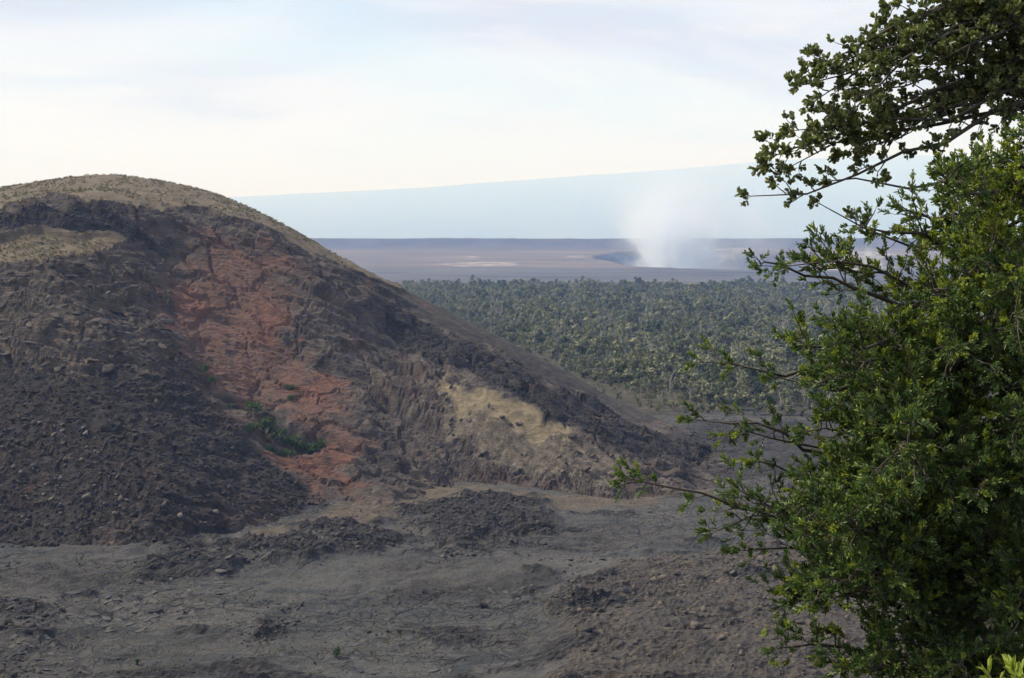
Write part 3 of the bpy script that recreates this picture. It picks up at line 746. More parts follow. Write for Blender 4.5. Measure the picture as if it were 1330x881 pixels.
# single dark boulders on the flat
for x, y, s, lab in [(-4.6, 193.0, 1.3, 'low black boulder alone on the grey flat beside the rubble mound'), (-21.2, 179.0, 0.55, 'small black rock alone on the tufted lava flat'), (-52.3, 167.2, 0.4, 'small dark rock alone on the flat near a rough outcrop'), (30.7, 218.1, 0.45, 'small dark rock on the smooth flat above the rubble mound'), (-37.7, 193.4, 0.6, 'dark rock at the tip of the low broken outcrop on the flat')]:
    scatter_rocks("lava_boulder", P_DARK, np.array([[x, y]]), [s], rng, label=lab, category="boulder", group="single boulders on the lava flat")
# crust slabs lying on the cone's bulging left face
pts = in_poly(ZONES["slabs"][0], 170, rng)
scatter_rocks("slab", P_SLAB, pts, power_sizes(170, 1.0, 2.6, rng), rng, parent=cone, bury=0.38, tilt=0.10)
pts = in_poly(ZONES["pale"][0], 60, rng)
scatter_rocks("rock", P_GREY, pts, power_sizes(60, 0.7, 1.7, rng), rng, parent=cone, bury=0.3)

# broken crust plates lying on the lava flat
p = in_poly(GZONES["flat_stones"][0], 1500, rng)
p = p[(fbm(p[:, 0] * 0.5, p[:, 1], 24, 3, 411) > 0.12)][:170]
scatter_rocks("slab", rock_protos("flat_slab", M_GREYSLAB, 6, 0.13, 6), p, power_sizes(len(p), 0.5, 1.5, rng), rng, parent=ground, bury=0.40, tilt=0.10)

# loose stones, too many to count
tal = in_poly(ZONES["talus"][0], 3600, rng)
rubble("talus_rubble", M_DARK, tal, power_sizes(3600, 0.25, 0.9, rng), 11, label="dark loose rubble covering the cone's lower slope", category="rubble")
pts = np.concatenate([in_poly(p, k, rng) for p, k in zip(ZONES["rockband"], (1500, 500))])
rubble("slope_rubble", M_DARK, pts, power_sizes(len(pts), 0.25, 0.85, rng), 12, label="dark stones strewn over the right shoulder of the cone", category="rubble")
pts = in_poly(GZONES["mound"][0], 4200, rng)
rubble("mound_rubble", M_BROWN, pts, power_sizes(4200, 0.14, 0.5, rng), 13, label="brown stones covering the low mound in front of the lava flat", category="rubble")
pts = np.concatenate([in_poly(p, max(40, int(k)), rng) for p, k in zip(GZONES["clinker"], [718, 799, 58, 205, 91, 102, 48, 236, 97])])
rubble("clinker_rubble", M_DARK, pts, power_sizes(len(pts), 0.22, 0.85, rng), 14, label="black clinker stones along the flow ridges on the lava flat", category="rubble")
pts = in_poly(GZONES["flat_stones"][0], 2600, rng)
pts = pts[fbm(pts[:, 0] * 0.5, pts[:, 1], 22, 3, 409) > -0.05]
rubble("scattered_stones", M_DARK, pts, power_sizes(len(pts), 0.09, 0.42, rng), 15, label="small stones scattered across the grey lava flat", category="stones")

# ------------------------------------------------------------------ foliage helpers
def leaf_material(name, stops, gloss=0.45, trans=0.25, tcol=(0.16, 0.26, 0.03), vary=0.0):
    m, nt, b = new_mat(name)
    n = N(nt)
    t0 = n.attr("tint")
    if vary:
        t0 = n.math('MULTIPLY_ADD', n.math('SUBTRACT', nt.nodes.new("ShaderNodeObjectInfo").outputs["Random"], 0.5), vary, t0)
    c = n.ramp(t0, stops)
    nt.links.new(c, b.inputs["Base Color"])
    b.inputs["Roughness"].default_value = gloss
    b.inputs["Specular IOR Level"].default_value = 0.35
    if trans > 0:
        t = nt.nodes.new("ShaderNodeBsdfTranslucent")
        nt.links.new(n.mix(0.5, c, tcol), t.inputs["Color"])
        mx = nt.nodes.new("ShaderNodeMixShader"); mx.inputs[0].default_value = trans
        nt.links.new(b.outputs[0], mx.inputs[1]); nt.links.new(t.outputs[0], mx.inputs[2])
        nt.links.new(mx.outputs[0], nt.nodes["Material Output"].inputs["Surface"])
    return m

def bark_material(name, a, c):
    m, nt, b = new_mat(name)
    n = N(nt)
    nt.links.new(n.ramp(n.noise(9.0, 6, 0.65, n.scaled((1, 1, 0.3))), [(0.35, a), (0.65, c)]), b.inputs["Base Color"])
    b.inputs["Roughness"].default_value = 0.9
    nt.links.new(n.bump(n.noise(25.0, 5, 0.6, n.scaled((1, 1, 0.25))), 0.5, 0.02), b.inputs["Normal"])
    return m

def unit(v):
    return v / (np.linalg.norm(v, axis=-1, keepdims=True) + 1e-9)

def tube(path, r0, r1, sides=6):
    p = np.asarray(path, float)
    n = len(p)
    t = unit(np.gradient(p, axis=0))
    ref = np.array([0.31, 0.77, 0.55])
    u = unit(np.cross(t, ref)); w = np.cross(t, u)
    a = np.arange(sides) / sides * 2 * math.pi
    rad = np.linspace(r0, r1, n)[:, None, None]
    v = p[:, None, :] + rad * (np.cos(a)[None, :, None] * u[:, None, :] + np.sin(a)[None, :, None] * w[:, None, :])
    i, j = np.meshgrid(np.arange(n - 1), np.arange(sides), indexing="ij")
    f = np.stack([i * sides + j, i * sides + (j + 1) % sides, (i + 1) * sides + (j + 1) % sides, (i + 1) * sides + j], -1).reshape(-1, 4)
    return v.reshape(-1, 3), f

def join(parts):
    V, F, off = [], [], 0
    for v, f in parts:
        V.append(v); F.append(f + off); off += len(v)
    return np.concatenate(V), np.concatenate(F)

def leaves(base, direc, rng, length, width, tint, fold=0.25, obov=0.5, face=None):
    """folded leaf blades: two quads along a midrib"""
    n = len(base)
    d = unit(direc)
    s = unit(np.cross(d, unit(rng.normal(size=(n, 3))) if face is None else unit(face + rng.normal(size=(n, 3)) * 0.35)))
    up = np.cross(s, d)
    L, W = length[:, None], width[:, None]
    drop = up * W * fold
    tip = base + d * L - up * L * 0.12
    a, c = obov - 0.22, obov + 0.24
    v = np.stack([base, base + d * L * a + s * W * 0.42 + drop, base + d * L * c + s * W * 0.5 + drop, tip,
                  base + d * L * c - s * W * 0.5 + drop, base + d * L * a - s * W * 0.42 + drop], 1).reshape(-1, 3)
    k = np.arange(n)[:, None] * 6
    f = np.concatenate([k + np.array([[0, 1, 2, 3]]), k + np.array([[0, 3, 4, 5]])])
    return v, f, np.repeat(tint, 6)

# ------------------------------------------------------------------ forest beyond the cone
M_CROWN = leaf_material("forest_leaves", [(0.0, (0.046, 0.058, 0.028)), (0.35, (0.102, 0.112, 0.052)), (0.7, (0.175, 0.180, 0.085)), (1.0, (0.250, 0.240, 0.140))], 0.6, 0.2, (0.16, 0.22, 0.05), 0.45)
M_TRUNK = bark_material("forest_bark", (0.085, 0.078, 0.070), (0.20, 0.185, 0.160))
M_DEAD = bark_material("dead_wood", (0.20, 0.19, 0.165), (0.38, 0.36, 0.32))

def forest_trunk(rng, H, dead=False):
    parts, tips = [], []
    lean = rng.normal(size=2) * 0.25
    top = np.array([lean[0], lean[1], H * 0.62])
    n = 5
    path = np.linspace([0, 0, -0.5], top, n) + np.r_[[[0, 0, 0]], rng.normal(size=(n - 1, 3)) * 0.10]
    parts.append(tube(path, 0.17, 0.09, 5))
    for k in range(9):
        s = rng.uniform(0.35, 1.0) if dead else rng.uniform(0.12, 1.0)
        b = path[0] + (top - path[0]) * s
        a = rng.uniform(0, 6.28)
        ln = H * rng.uniform(0.22, 0.42)
        e = b + ln * np.array([math.cos(a) * 0.62, math.sin(a) * 0.62, rng.uniform(0.45, 1.0)])
        mid = (b + e) / 2 + rng.normal(size=3) * 0.15
        parts.append(tube([b, mid, e], 0.075, 0.03, 4))
        tips.append(e)
        if dead:
            for _ in range(3):
                q = b + (e - b) * rng.uniform(0.4, 1)
                parts.append(tube([q, q + rng.normal(size=3) * 0.25 + [0, 0, 0.3], q + rng.normal(size=3) * 0.5 + [0, 0, 0.75]], 0.03, 0.015, 3))
    return parts, tips

def forest_crown(rng, H, tips, n_clump, n_leaf, size, base_t):
    P, T, O = [], [], []
    for k in range(n_clump):
        c = tips[k % len(tips)] + rng.normal(size=3) * np.array([0.55, 0.55, 0.4])
        r = rng.uniform(0.55, 1.05) * H / 7.5
        q = unit(rng.normal(size=(n_leaf, 3))) * (rng.uniform(0.5, 1.0, (n_leaf, 1)) * r) * np.array([1.15, 1.15, 0.75])
        P.append(c + q); O.append(unit(q) + np.array([0, 0, 0.35]))
        T.append(np.clip(base_t + rng.normal() * 0.20 + rng.normal(size=n_leaf) * 0.10, 0, 1))
    P, T = np.concatenate(P), np.concatenate(T)
    O = np.concatenate(O)
    d = unit(np.cross(O, rng.normal(size=P.shape)))
    return leaves(P, d, rng, rng.uniform(0.45, 0.8, len(P)) * size, rng.uniform(0.32, 0.55, len(P)) * size, T, 0.15, 0.5, O)

KINDS = [  # name, crown tint, dead, height, label
    ("forest_tree", 0.50, False, 6.5, "mid green round crowned tree standing in the front rows of the forest"),
    ("forest_tree", 0.30, False, 7.2, "dark green full crowned tree standing in the front rows of the forest"),
    ("forest_tree", 0.68, False, 5.6, "yellowish green loose crowned tree standing in the front rows of the forest"),
    ("forest_tree", 0.42, False, 8.0, "tall thin crowned green tree rising above its forest neighbours"),
    ("dead_tree", 0.6, True, 7.0, "bare pale grey dead tree standing among the green forest crowns"),
    ("dead_tree", 0.55, True, 6.0, "grey half dead tree with sparse leaves among the green forest crowns"),
]
forest_protos = []
for k, (nm, t0, dead, H, lab) in enumerate(KINDS):
    r_ = np.random.default_rng(500 + k)
    tp, tips = forest_trunk(r_, H, dead)
    tv, tf = join(tp)
    tmat = M_DEAD if dead else M_TRUNK
    t_me = np_mesh("tree_trunk", tv, tf, None, True, [tmat])
    if k == 4:
        cv = cf = ct = None
    else:
        ncl = {0: 15, 1: 17, 2: 12, 3: 14, 5: 5}[k]
        cv, cf, ct = forest_crown(r_, H, tips, ncl, 42 if k != 5 else 22, 1.0, t0)
    c_me = np_mesh("tree_crown", cv, cf, {"tint": ct}, False, [M_CROWN]) if cv is not None else None
    # joined version for the mass behind
    if cv is not None:
        v, f = join([(tv, tf), (cv, cf)])
        whole = np_mesh("forest_mass_tree", v, f, {"tint": np.r_[np.zeros(len(tv)), ct]}, False, [tmat, M_CROWN],
                        np.r_[np.zeros(len(tf)), np.ones(len(cf))])
    else:
        whole = np_mesh("forest_mass_tree", tv, tf, {"tint": np.zeros(len(tv))}, False, [tmat])
    forest_protos.append((t_me, c_me, whole))

rng = np.random.default_rng(41)
fp = np.asarray(FOREST, float)
cand = []
lo, hi = fp.min(0), fp.max(0)
q = rng.uniform(lo, hi, (90000, 2))
dd = poly_dist(q[:, 0] + 18 * fbm(q[:, 0], q[:, 1], 70, 3, 71), q[:, 1] + 14 * fbm(q[:, 0], q[:, 1], 60, 3, 77), fp)
gapn = fbm(q[:, 0], q[:, 1], 55, 3, 81)
thin = smooth(0, 45, dd)
q = q[(dd > 0) & (rng.uniform(size=len(q)) < np.clip(0.65 + 0.35 * thin, 0, 1) * np.where(gapn < -0.18, 0.30, 1.0))]
q = q[np.argsort(q[:, 1])]
cellmap, keep = {}, []
for i, (x, y) in enumerate(q):                            # Poisson-like spacing
    sp = 3.3 if y > 620 else 4.0
    cx, cy = int(x // sp), int(y // sp)
    if any((q[j, 0] - x) ** 2 + (q[j, 1] - y) ** 2 < sp * sp for a in (-1, 0, 1) for b in (-1, 0, 1) for j in cellmap.get((cx + a, cy + b), ())):
        continue
    cellmap.setdefault((cx, cy), []).append(i); keep.append(i)
q = q[keep]
inside = (q[:, 0] > -340) & (q[:, 0] < 115) & (q[:, 1] < 545)
cz = np.full(len(q), -999.0)
cz[inside] = cone_height(q[inside, 0], q[inside, 1])[0]
gz_ = ground_height(q[:, 0], q[:, 1])[0]
q, gz_ = q[cz < gz_ - 0.3], gz_[cz < gz_ - 0.3]
kind = rng.choice(6, len(q), p=[0.26, 0.16, 0.22, 0.13, 0.11, 0.12])
patch = fbm(q[:, 0], q[:, 1], 90, 3, 85)
kind = np.where((patch > 0.16) & (rng.uniform(size=len(q)) < 0.5), 4 + (rng.uniform(size=len(q)) < 0.5), kind)
size = np.clip(np.exp(rng.normal(size=len(q)) * 0.36) * 0.98, 0.4, 2.1) * (1 + 0.35 * fbm(q[:, 0], q[:, 1], 40, 2, 83)) * (0.55 + 0.45 * smooth(0, 22, poly_dist(q[:, 0], q[:, 1], fp)))
view_x = q[:, 0] / q[:, 1]
# the trees that show largest: in view, clear of the leafy tree on the near slope
score = np.where((view_x > 0.02) & (view_x < 0.225), q[:, 1], 1e9)
order = np.argsort(score)
single = order[:300]
rest = order[300:]
first = {}
for i in single:
    k = kind[i]
    t_me, c_me, _ = forest_protos[k]
    o = empty(KINDS[k][0], (q[i, 0], q[i, 1], gz_[i]), label=KINDS[k][4], category="tree", group="trees of the forest behind the cone")
    o.rotation_euler = (0, 0, rng.uniform(0, 6.28))
    s = size[i]
    o.scale = (s * rng.uniform(0.9, 1.15), s * rng.uniform(0.9, 1.15), s)
    link("trunk", t_me, o)
    if c_me is not None:
        link("crown", c_me, o, kind="stuff")

def forest_mass(pts, z, kinds, sizes, name="forest", label="dense green and grey forest filling the plain behind the cone", category="forest"):
    me = bpy.data.meshes.new("forest")
    me.vertices.add(len(pts))
    me.vertices.foreach_set("co", np.c_[pts, z].astype(np.float32).ravel())
    for nm, arr, ty in (("k", kinds.astype(np.int32), 'INT'), ("s", sizes.astype(np.float32), 'FLOAT'), ("a", rng.uniform(0, 6.28, len(pts)).astype(np.float32), 'FLOAT')):
        me.attributes.new(nm, ty, 'POINT').data.foreach_set("value", arr)
    col = bpy.data.collections.new("forest_mass_trees")
    for k, p in enumerate(forest_protos):
        col.objects.link(bpy.data.objects.new("forest_mass_tree_%d" % k, p[2]))
    o = link(name, me, kind="stuff", label=label, category=category)
    g = bpy.data.node_groups.new("forest_scatter", 'GeometryNodeTree')
    g.interface.new_socket("Geometry", in_out='INPUT', socket_type='NodeSocketGeometry')
    g.interface.new_socket("Geometry", in_out='OUTPUT', socket_type='NodeSocketGeometry')
    nd, ln = g.nodes, g.links
    gi, go = nd.new("NodeGroupInput"), nd.new("NodeGroupOutput")
    ci = nd.new("GeometryNodeCollectionInfo")
    ci.inputs["Collection"].default_value = col
    ci.inputs["Separate Children"].default_value = True
    ci.inputs["Reset Children"].default_value = True
    ip = nd.new("GeometryNodeInstanceOnPoints")
    ip.inputs["Pick Instance"].default_value = True
    def na(nm, ty):
        a = nd.new("GeometryNodeInputNamedAttribute"); a.data_type = ty; a.inputs["Name"].default_value = nm
        return a.outputs["Attribute"]
    cx = nd.new("ShaderNodeCombineXYZ")
    ln.new(na("a", 'FLOAT'), cx.inputs[2])
    ln.new(gi.outputs[0], ip.inputs["Points"])
    ln.new(ci.outputs[0], ip.inputs["Instance"])
    ln.new(na("k", 'INT'), ip.inputs["Instance Index"])
    ln.new(cx.outputs[0], ip.inputs["Rotation"])
    ln.new(na("s", 'FLOAT'), ip.inputs["Scale"])
    ln.new(ip.outputs[0], go.inputs[0])
    md = o.modifiers.new("scatter", 'NODES')
    md.node_group = g
    return o

vis = (view_x[rest] > -0.22) & (view_x[rest] < 0.52)
rest = rest[vis]
forest_mass(q[rest], gz_[rest] - 0.1, kind[rest], size[rest])
u = rng.uniform(lo - [20, 20], hi, (30000, 2))
ud = poly_dist(u[:, 0] + 14 * fbm(u[:, 0], u[:, 1], 40, 3, 91), u[:, 1] + 14 * fbm(u[:, 0], u[:, 1], 40, 3, 93), fp)
u = u[(ud > -10) & (ud < 50) & (u[:, 1] < 760) & (u[:, 0] / u[:, 1] < 0.5)]
u = u[cone_height(u[:, 0], u[:, 1])[0] < ground_height(u[:, 0], u[:, 1])[0] - 0.3] if len(u) else u
forest_mass(u, ground_height(u[:, 0], u[:, 1])[0] - 0.25, rng.choice([0, 1, 2, 5], len(u)), rng.uniform(0.16, 0.42, len(u)), "undergrowth", "low scrub along the near edge of the forest", "scrub")

# ------------------------------------------------------------------ shrubs on the cone and the flat
M_SHRUB = leaf_material("shrub_leaves", [(0.0, (0.022, 0.045, 0.016)), (0.5, (0.045, 0.080, 0.028)), (1.0, (0.100, 0.140, 0.050))], 0.55, 0.2)
def shrub(x, y, h, w, tint, label, group, seed, pale=False):
    r_ = np.random.default_rng(seed)
    z = float(surface(x, y)[0])
    o = empty("shrub", (x, y, z), label=label, category="shrub", group=group)
    parts, tips = [], []
    for k in range(6):
        a = r_.uniform(0, 6.28)
        e = np.array([math.cos(a) * w * 0.33, math.sin(a) * w * 0.33, h * r_.uniform(0.45, 0.85)])
        parts.append(tube([[0, 0, -0.15], e * 0.5 + r_.normal(size=3) * 0.04, e], 0.035 * h, 0.012 * h, 4)); tips.append(e)
    v, f = join(parts)
    link("stem", np_mesh("shrub_stem", v, f, None, True, [M_TRUNK]), o)
    P, T = [], []
    for t in tips + [np.array([0, 0, h * 0.7])]:
        n = 46
        P.append(t + unit(r_.normal(size=(n, 3))) * r_.uniform(0.3, 1, (n, 1)) * np.array([w * 0.30, w * 0.30, h * 0.30]))
        T.append(np.clip(tint + r_.normal(size=n) * 0.15, 0, 1))
    P, T = np.concatenate(P), np.concatenate(T)
    P[:, 2] = np.maximum(P[:, 2], 0.02)
    v, f, t = leaves(P, unit(r_.normal(size=P.shape) + [0, 0, 0.5]), r_, r_.uniform(0.16, 0.3, len(P)) * h * 0.7, r_.uniform(0.1, 0.2, len(P)) * h * 0.7, T)
    link("foliage", np_mesh("shrub_foliage", v, f, {"tint": t}, False, [M_SHRUB]), o, kind="stuff")

for i, (x, y, h, w, t, lab, grp) in enumerate([(-62.2, 294.0, 3.23, 3.9000000000000004, 0.42, 'dark green shrub in the hollow above the red earth fan', 'shrubs in the cone hollow'), (-58.6, 290.0, 3.74, 4.5, 0.315, 'dark green shrub in the hollow above the red earth fan', 'shrubs in the cone hollow'), (-55.1, 288.0, 3.06, 4.199999999999999, 0.24499999999999997, 'dark green shrub in the hollow above the red earth fan', 'shrubs in the cone hollow'), (-51.7, 287.0, 3.4, 4.5, 0.24499999999999997, 'dark green shrub in the hollow above the red earth fan', 'shrubs in the cone hollow'), (-48.5, 287.5, 3.23, 3.9000000000000004, 0.35, 'dark green shrub in the hollow above the red earth fan', 'shrubs in the cone hollow'), (-46.4, 290.0, 3.06, 3.5999999999999996, 0.42, 'dark green shrub in the hollow above the red earth fan', 'shrubs in the cone hollow'), (-56.4, 283.0, 2.8899999999999997, 3.9000000000000004, 0.21, 'dark green shrub in the hollow above the red earth fan', 'shrubs in the cone hollow'), (-52.4, 283.0, 2.72, 3.9000000000000004, 0.21, 'dark green shrub in the hollow above the red earth fan', 'shrubs in the cone hollow'), (-60.0, 283.5, 2.55, 3.3000000000000003, 0.27999999999999997, 'dark green shrub in the hollow above the red earth fan', 'shrubs in the cone hollow'), (-76.3, 303.0, 2.52, 2.8, 0.27999999999999997, 'small green shrub on the steep red slope of the cone', 'shrubs on the red slope'), (-73.9, 301.0, 2.2399999999999998, 2.8, 0.27999999999999997, 'small green shrub on the steep red slope of the cone', 'shrubs on the red slope'), (-68.0, 295.5, 1.68, 2.2399999999999998, 0.27999999999999997, 'small green shrub on the steep red slope of the cone', 'shrubs on the red slope'), (-56.8, 311.0, 1.9599999999999997, 2.52, 0.42, 'small green shrub on the steep red slope of the cone', 'shrubs on the red slope'), (-55.4, 306.5, 1.8199999999999998, 2.2399999999999998, 0.42, 'small green shrub on the steep red slope of the cone', 'shrubs on the red slope'), (-24.7, 169.0, 1.5, 0.9, 0.75, 'small upright green plant on the tufted lava flat', 'small plants on the lava flat'), (-52.2, 166.9, 0.9, 0.6, 0.3, 'tiny dark plant beside the dark rock on the flat', 'small plants on the lava flat')]):
    shrub(x, y, h, w, t, lab, grp, 900 + i)

# yellow-green tufts on the flat
def tufts():
    r_ = np.random.default_rng(77)
    p = in_poly(GZONES["tufts"][0], 2600, r_)
    p = p[fbm(p[:, 0], p[:, 1], 14, 3, 401) > 0.06]
    z = surface(p[:, 0], p[:, 1])
    n = 9
    B = np.repeat(np.c_[p, z - 0.02], n, 0) + np.c_[r_.normal(size=(len(p) * n, 2)) * 0.10, np.zeros(len(p) * n)]
    d = unit(np.c_[r_.normal(size=(len(B), 2)) * 0.6, np.ones(len(B))])
    L = r_.uniform(0.08, 0.26, len(B))
    v, f, t = leaves(B, d, r_, L, L * 0.28, np.repeat(r_.uniform(size=len(p)), n))
    m = leaf_material("tuft_leaves", [(0.0, (0.10, 0.085, 0.050)), (0.5, (0.14, 0.125, 0.050)), (1.0, (0.21, 0.19, 0.06))], 0.7, 0.2)
    link("grass_tufts", np_mesh("grass_tufts", v, f, {"tint": t}, False, [m]), kind="stuff", label="yellow green grass tufts dotted over the lava flat", category="grass")
tufts()

def dome_grass():
    r_ = np.random.default_rng(78)
    p = np.concatenate([in_poly(pl, k, r_) for pl, k in zip(ZONES["grass"], (5200, 700, 900))])
    p = p[fbm(p[:, 0], p[:, 1], 9, 3, 403) > -0.12]
    z = surface(p[:, 0], p[:, 1])
    n = 6
    B = np.repeat(np.c_[p, z - 0.03], n, 0) + np.c_[r_.normal(size=(len(p) * n, 2)) * 0.16, np.zeros(len(p) * n)]
    d = unit(np.c_[r_.normal(size=(len(B), 2)) * 0.5, np.ones(len(B))])
    L = r_.uniform(0.2, 0.6, len(B)) * np.repeat(r_.uniform(0.6, 1.3, len(p)), n)
    v, f, t = leaves(B, d, r_, L, L * 0.35, np.repeat(r_.uniform(size=len(p)), n))
    m = leaf_material("dry_grass", [(0.0, (0.085, 0.072, 0.048)), (0.5, (0.15, 0.125, 0.078)), (1.0, (0.23, 0.195, 0.115))], 0.8, 0.15)
    link("dry_grass", np_mesh("dry_grass", v, f, {"tint": t}, False, [m]), kind="stuff", label="dry tan grass covering the rounded top of the cone", category="grass")
dome_grass()

# ------------------------------------------------------------------ trees on the near slope
def curve(p0, p1, rng, n=9, lift=0.0, wob=0.05):
    p0, p1 = np.asarray(p0, float), np.asarray(p1, float)
    t = np.linspace(0, 1, n)[:, None]
    L = np.linalg.norm(p1 - p0)
    p = p0 + (p1 - p0) * t
    p = p + np.array([0, 0, 1.0]) * (lift * L * np.sin(t * math.pi))
    off = np.cumsum(rng.normal(size=(n, 3)) * wob * L / n, 0)
    off = off - off[-1] * t
    return p + off

def at_path(path, s):
    k = np.clip(s * (len(path) - 1), 0, len(path) - 1.001)
    i = int(k); f = k - i
    return path[i] * (1 - f) + path[i + 1] * f, unit(path[i + 1] - path[i])

def near_tree(name, label, group, base, trunk_pts, limbs, leaf_mat, tip_mat, bark, seed, side_gap, side_len, twig_gap, twig_len, n_leaf, leaf_l, leaf_w,
              spread_k, tint0, cut=0.3, tip_share=0.10, obov=0.5, tip_fn=None, trunk_r=(0.16, 0.05), limb_r=0.030):
    r_ = np.random.default_rng(seed)
    root = empty(name, base, label=label, category="tree", group=group)
    b0 = np.asarray(base, float)
    trunk = np.asarray(trunk_pts, float)
    tt = np.linspace(0, 1, 26)
    kk = np.linspace(0, 1, len(trunk))
    tpath = np.c_[[np.interp(tt, kk, trunk[:, a]) for a in range(3)]].T
    tpath[1:-1] += r_.normal(size=(24, 3)) * 0.012
    v, f = tube(tpath - b0, trunk_r[0], trunk_r[1], 9)
    link("trunk", np_mesh(name + "_trunk", v, f, None, True, [bark]), root)
    TB, TD, TL, TT = [], [], [], []
    twigs = []
    for (sx, sy, sz, ex, ey, ez, dens) in limbs:
        path = curve((sx, sy, sz), (ex, ey, ez), r_, 12, 0.05 if dens > 0 else 0.0, 0.28)
        L = np.linalg.norm(path[-1] - path[0])
        v, f = tube(path - b0, max(0.010, limb_r * min(1.5, L / 1.5)), 0.004, 6)
        link("branch", np_mesh(name + "_branch", v, f, None, True, [bark]), root)
        ad = abs(dens)
        nside = max(3, int(L * (1 - cut) / side_gap * ad))
        for s in np.sort(r_.uniform(cut, 1.0, nside)):
            p, t = at_path(path, s)
            rv = r_.normal(size=3); rv -= t * (rv @ t)
            d = unit(t * r_.uniform(0.45, 1.0) + unit(rv) * 0.8 + np.array([0, 0, 0.22]))
            l2 = side_len * r_.uniform(0.45, 1.0) * (1.12 - 0.6 * s) * (0.35 + 0.65 * ad)
            sp = curve(p, p + d * l2, r_, 6, 0.06, 0.25)
            twigs.append(tube(sp - b0, 0.006, 0.0025, 4))
            nt_ = max(2, int(l2 / twig_gap))
            for s2 in np.r_[r_.uniform(0.15, 0.97, nt_), 1.0]:
                q, t2 = at_path(sp, s2)
                rv = r_.normal(size=3); rv -= t2 * (rv @ t2)
                d2 = unit(t2 * (1.0 if s2 == 1 else 0.65) + unit(rv) * (0.2 if s2 == 1 else 0.75) + np.array([0, 0, 0.35]))
                TB.append(q); TD.append(d2); TL.append(twig_len * r_.uniform(0.5, 1.15)); TT.append(r_.normal() * 0.10)
        p, t = at_path(path, 1.0)
        for _ in range(4):
            TB.append(p); TD.append(unit(t + r_.normal(size=3) * 0.35)); TL.append(twig_len * 1.1); TT.append(0.1)
    TB, TD, TL, TT = np.array(TB), np.array(TD), np.array(TL), np.array(TT)
    for i in range(len(TB)):
        twigs.append(tube(np.array([TB[i], TB[i] + TD[i] * TL[i]]) - b0, 0.0022, 0.0014, 3))
    v, f = join(twigs)
    link("twigs", np_mesh(name + "_twigs", v, f, None, True, [bark]), root, kind="stuff")
    n = len(TB)
    is_tip = r_.uniform(size=n) < tip_share
    if tip_fn is not None:
        is_tip = r_.uniform(size=n) < np.clip(tip_fn(TB), 0, 1)
    s = r_.uniform(0.15, 1.0, (n, n_leaf)) ** 0.75
    B = TB[:, None] + TD[:, None] * (TL[:, None] * s)[..., None] - b0
    rv = unit(r_.normal(size=(n, n_leaf, 3)))
    rv = unit(rv - TD[:, None] * (rv * TD[:, None]).sum(-1, keepdims=True))
    D = TD[:, None] * (1.0 - spread_k * 0.4 + 0.5 * s[..., None]) + rv * spread_k + np.array([0, 0, 0.12])
    Ln = leaf_l * r_.uniform(0.5, 1.2, (n, n_leaf)) * r_.uniform(0.75, 1.25, (n, 1))
    Wn = leaf_w * r_.uniform(0.7, 1.15, (n, n_leaf))
    T = np.clip(tint0 + TT[:, None] + 0.42 * (s - 0.5) + r_.normal(size=(n, n_leaf)) * 0.12, 0, 1)
    is_old = ~is_tip & (r_.uniform(size=n) < 0.035)
    for sel, nm, mat in ((~is_tip & ~is_old, "foliage", leaf_mat), (is_tip, "new_growth", tip_mat), (is_old, "withered_leaves", M_RTIP)):
        if not sel.any():
            continue
        v, f, t = leaves(B[sel].reshape(-1, 3), D[sel].reshape(-1, 3), r_, Ln[sel].ravel(), Wn[sel].ravel(), T[sel].ravel(), 0.25, obov)
        link(nm, np_mesh(name + "_" + nm, v, f, {"tint": t}, False, [mat]), root, kind="stuff")
    return root

M_NARROW = leaf_material("narrow_leaves", [(0.0, (0.022, 0.044, 0.016)), (0.4, (0.052, 0.096, 0.032)), (0.7, (0.115, 0.172, 0.048)), (1.0, (0.240, 0.290, 0.070))], 0.40, 0.28)
M_LIME = leaf_material("new_leaves", [(0.0, (0.10, 0.16, 0.025)), (0.5, (0.20, 0.27, 0.035)), (1.0, (0.33, 0.38, 0.06))], 0.45, 0.35, (0.4, 0.45, 0.05))
M_ROUND = leaf_material("round_leaves", [(0.0, (0.036, 0.046, 0.022)), (0.35, (0.080, 0.100, 0.042)), (0.7, (0.140, 0.165, 0.066)), (1.0, (0.220, 0.240, 0.105))], 0.36, 0.26)
M_RTIP = leaf_material("bronze_leaves", [(0.0, (0.08, 0.050, 0.030)), (0.5, (0.14, 0.14, 0.05)), (1.0, (0.24, 0.27, 0.08))], 0.42, 0.2)
M_BARK = bark_material("dark_bark", (0.035, 0.030, 0.026), (0.085, 0.073, 0.062))

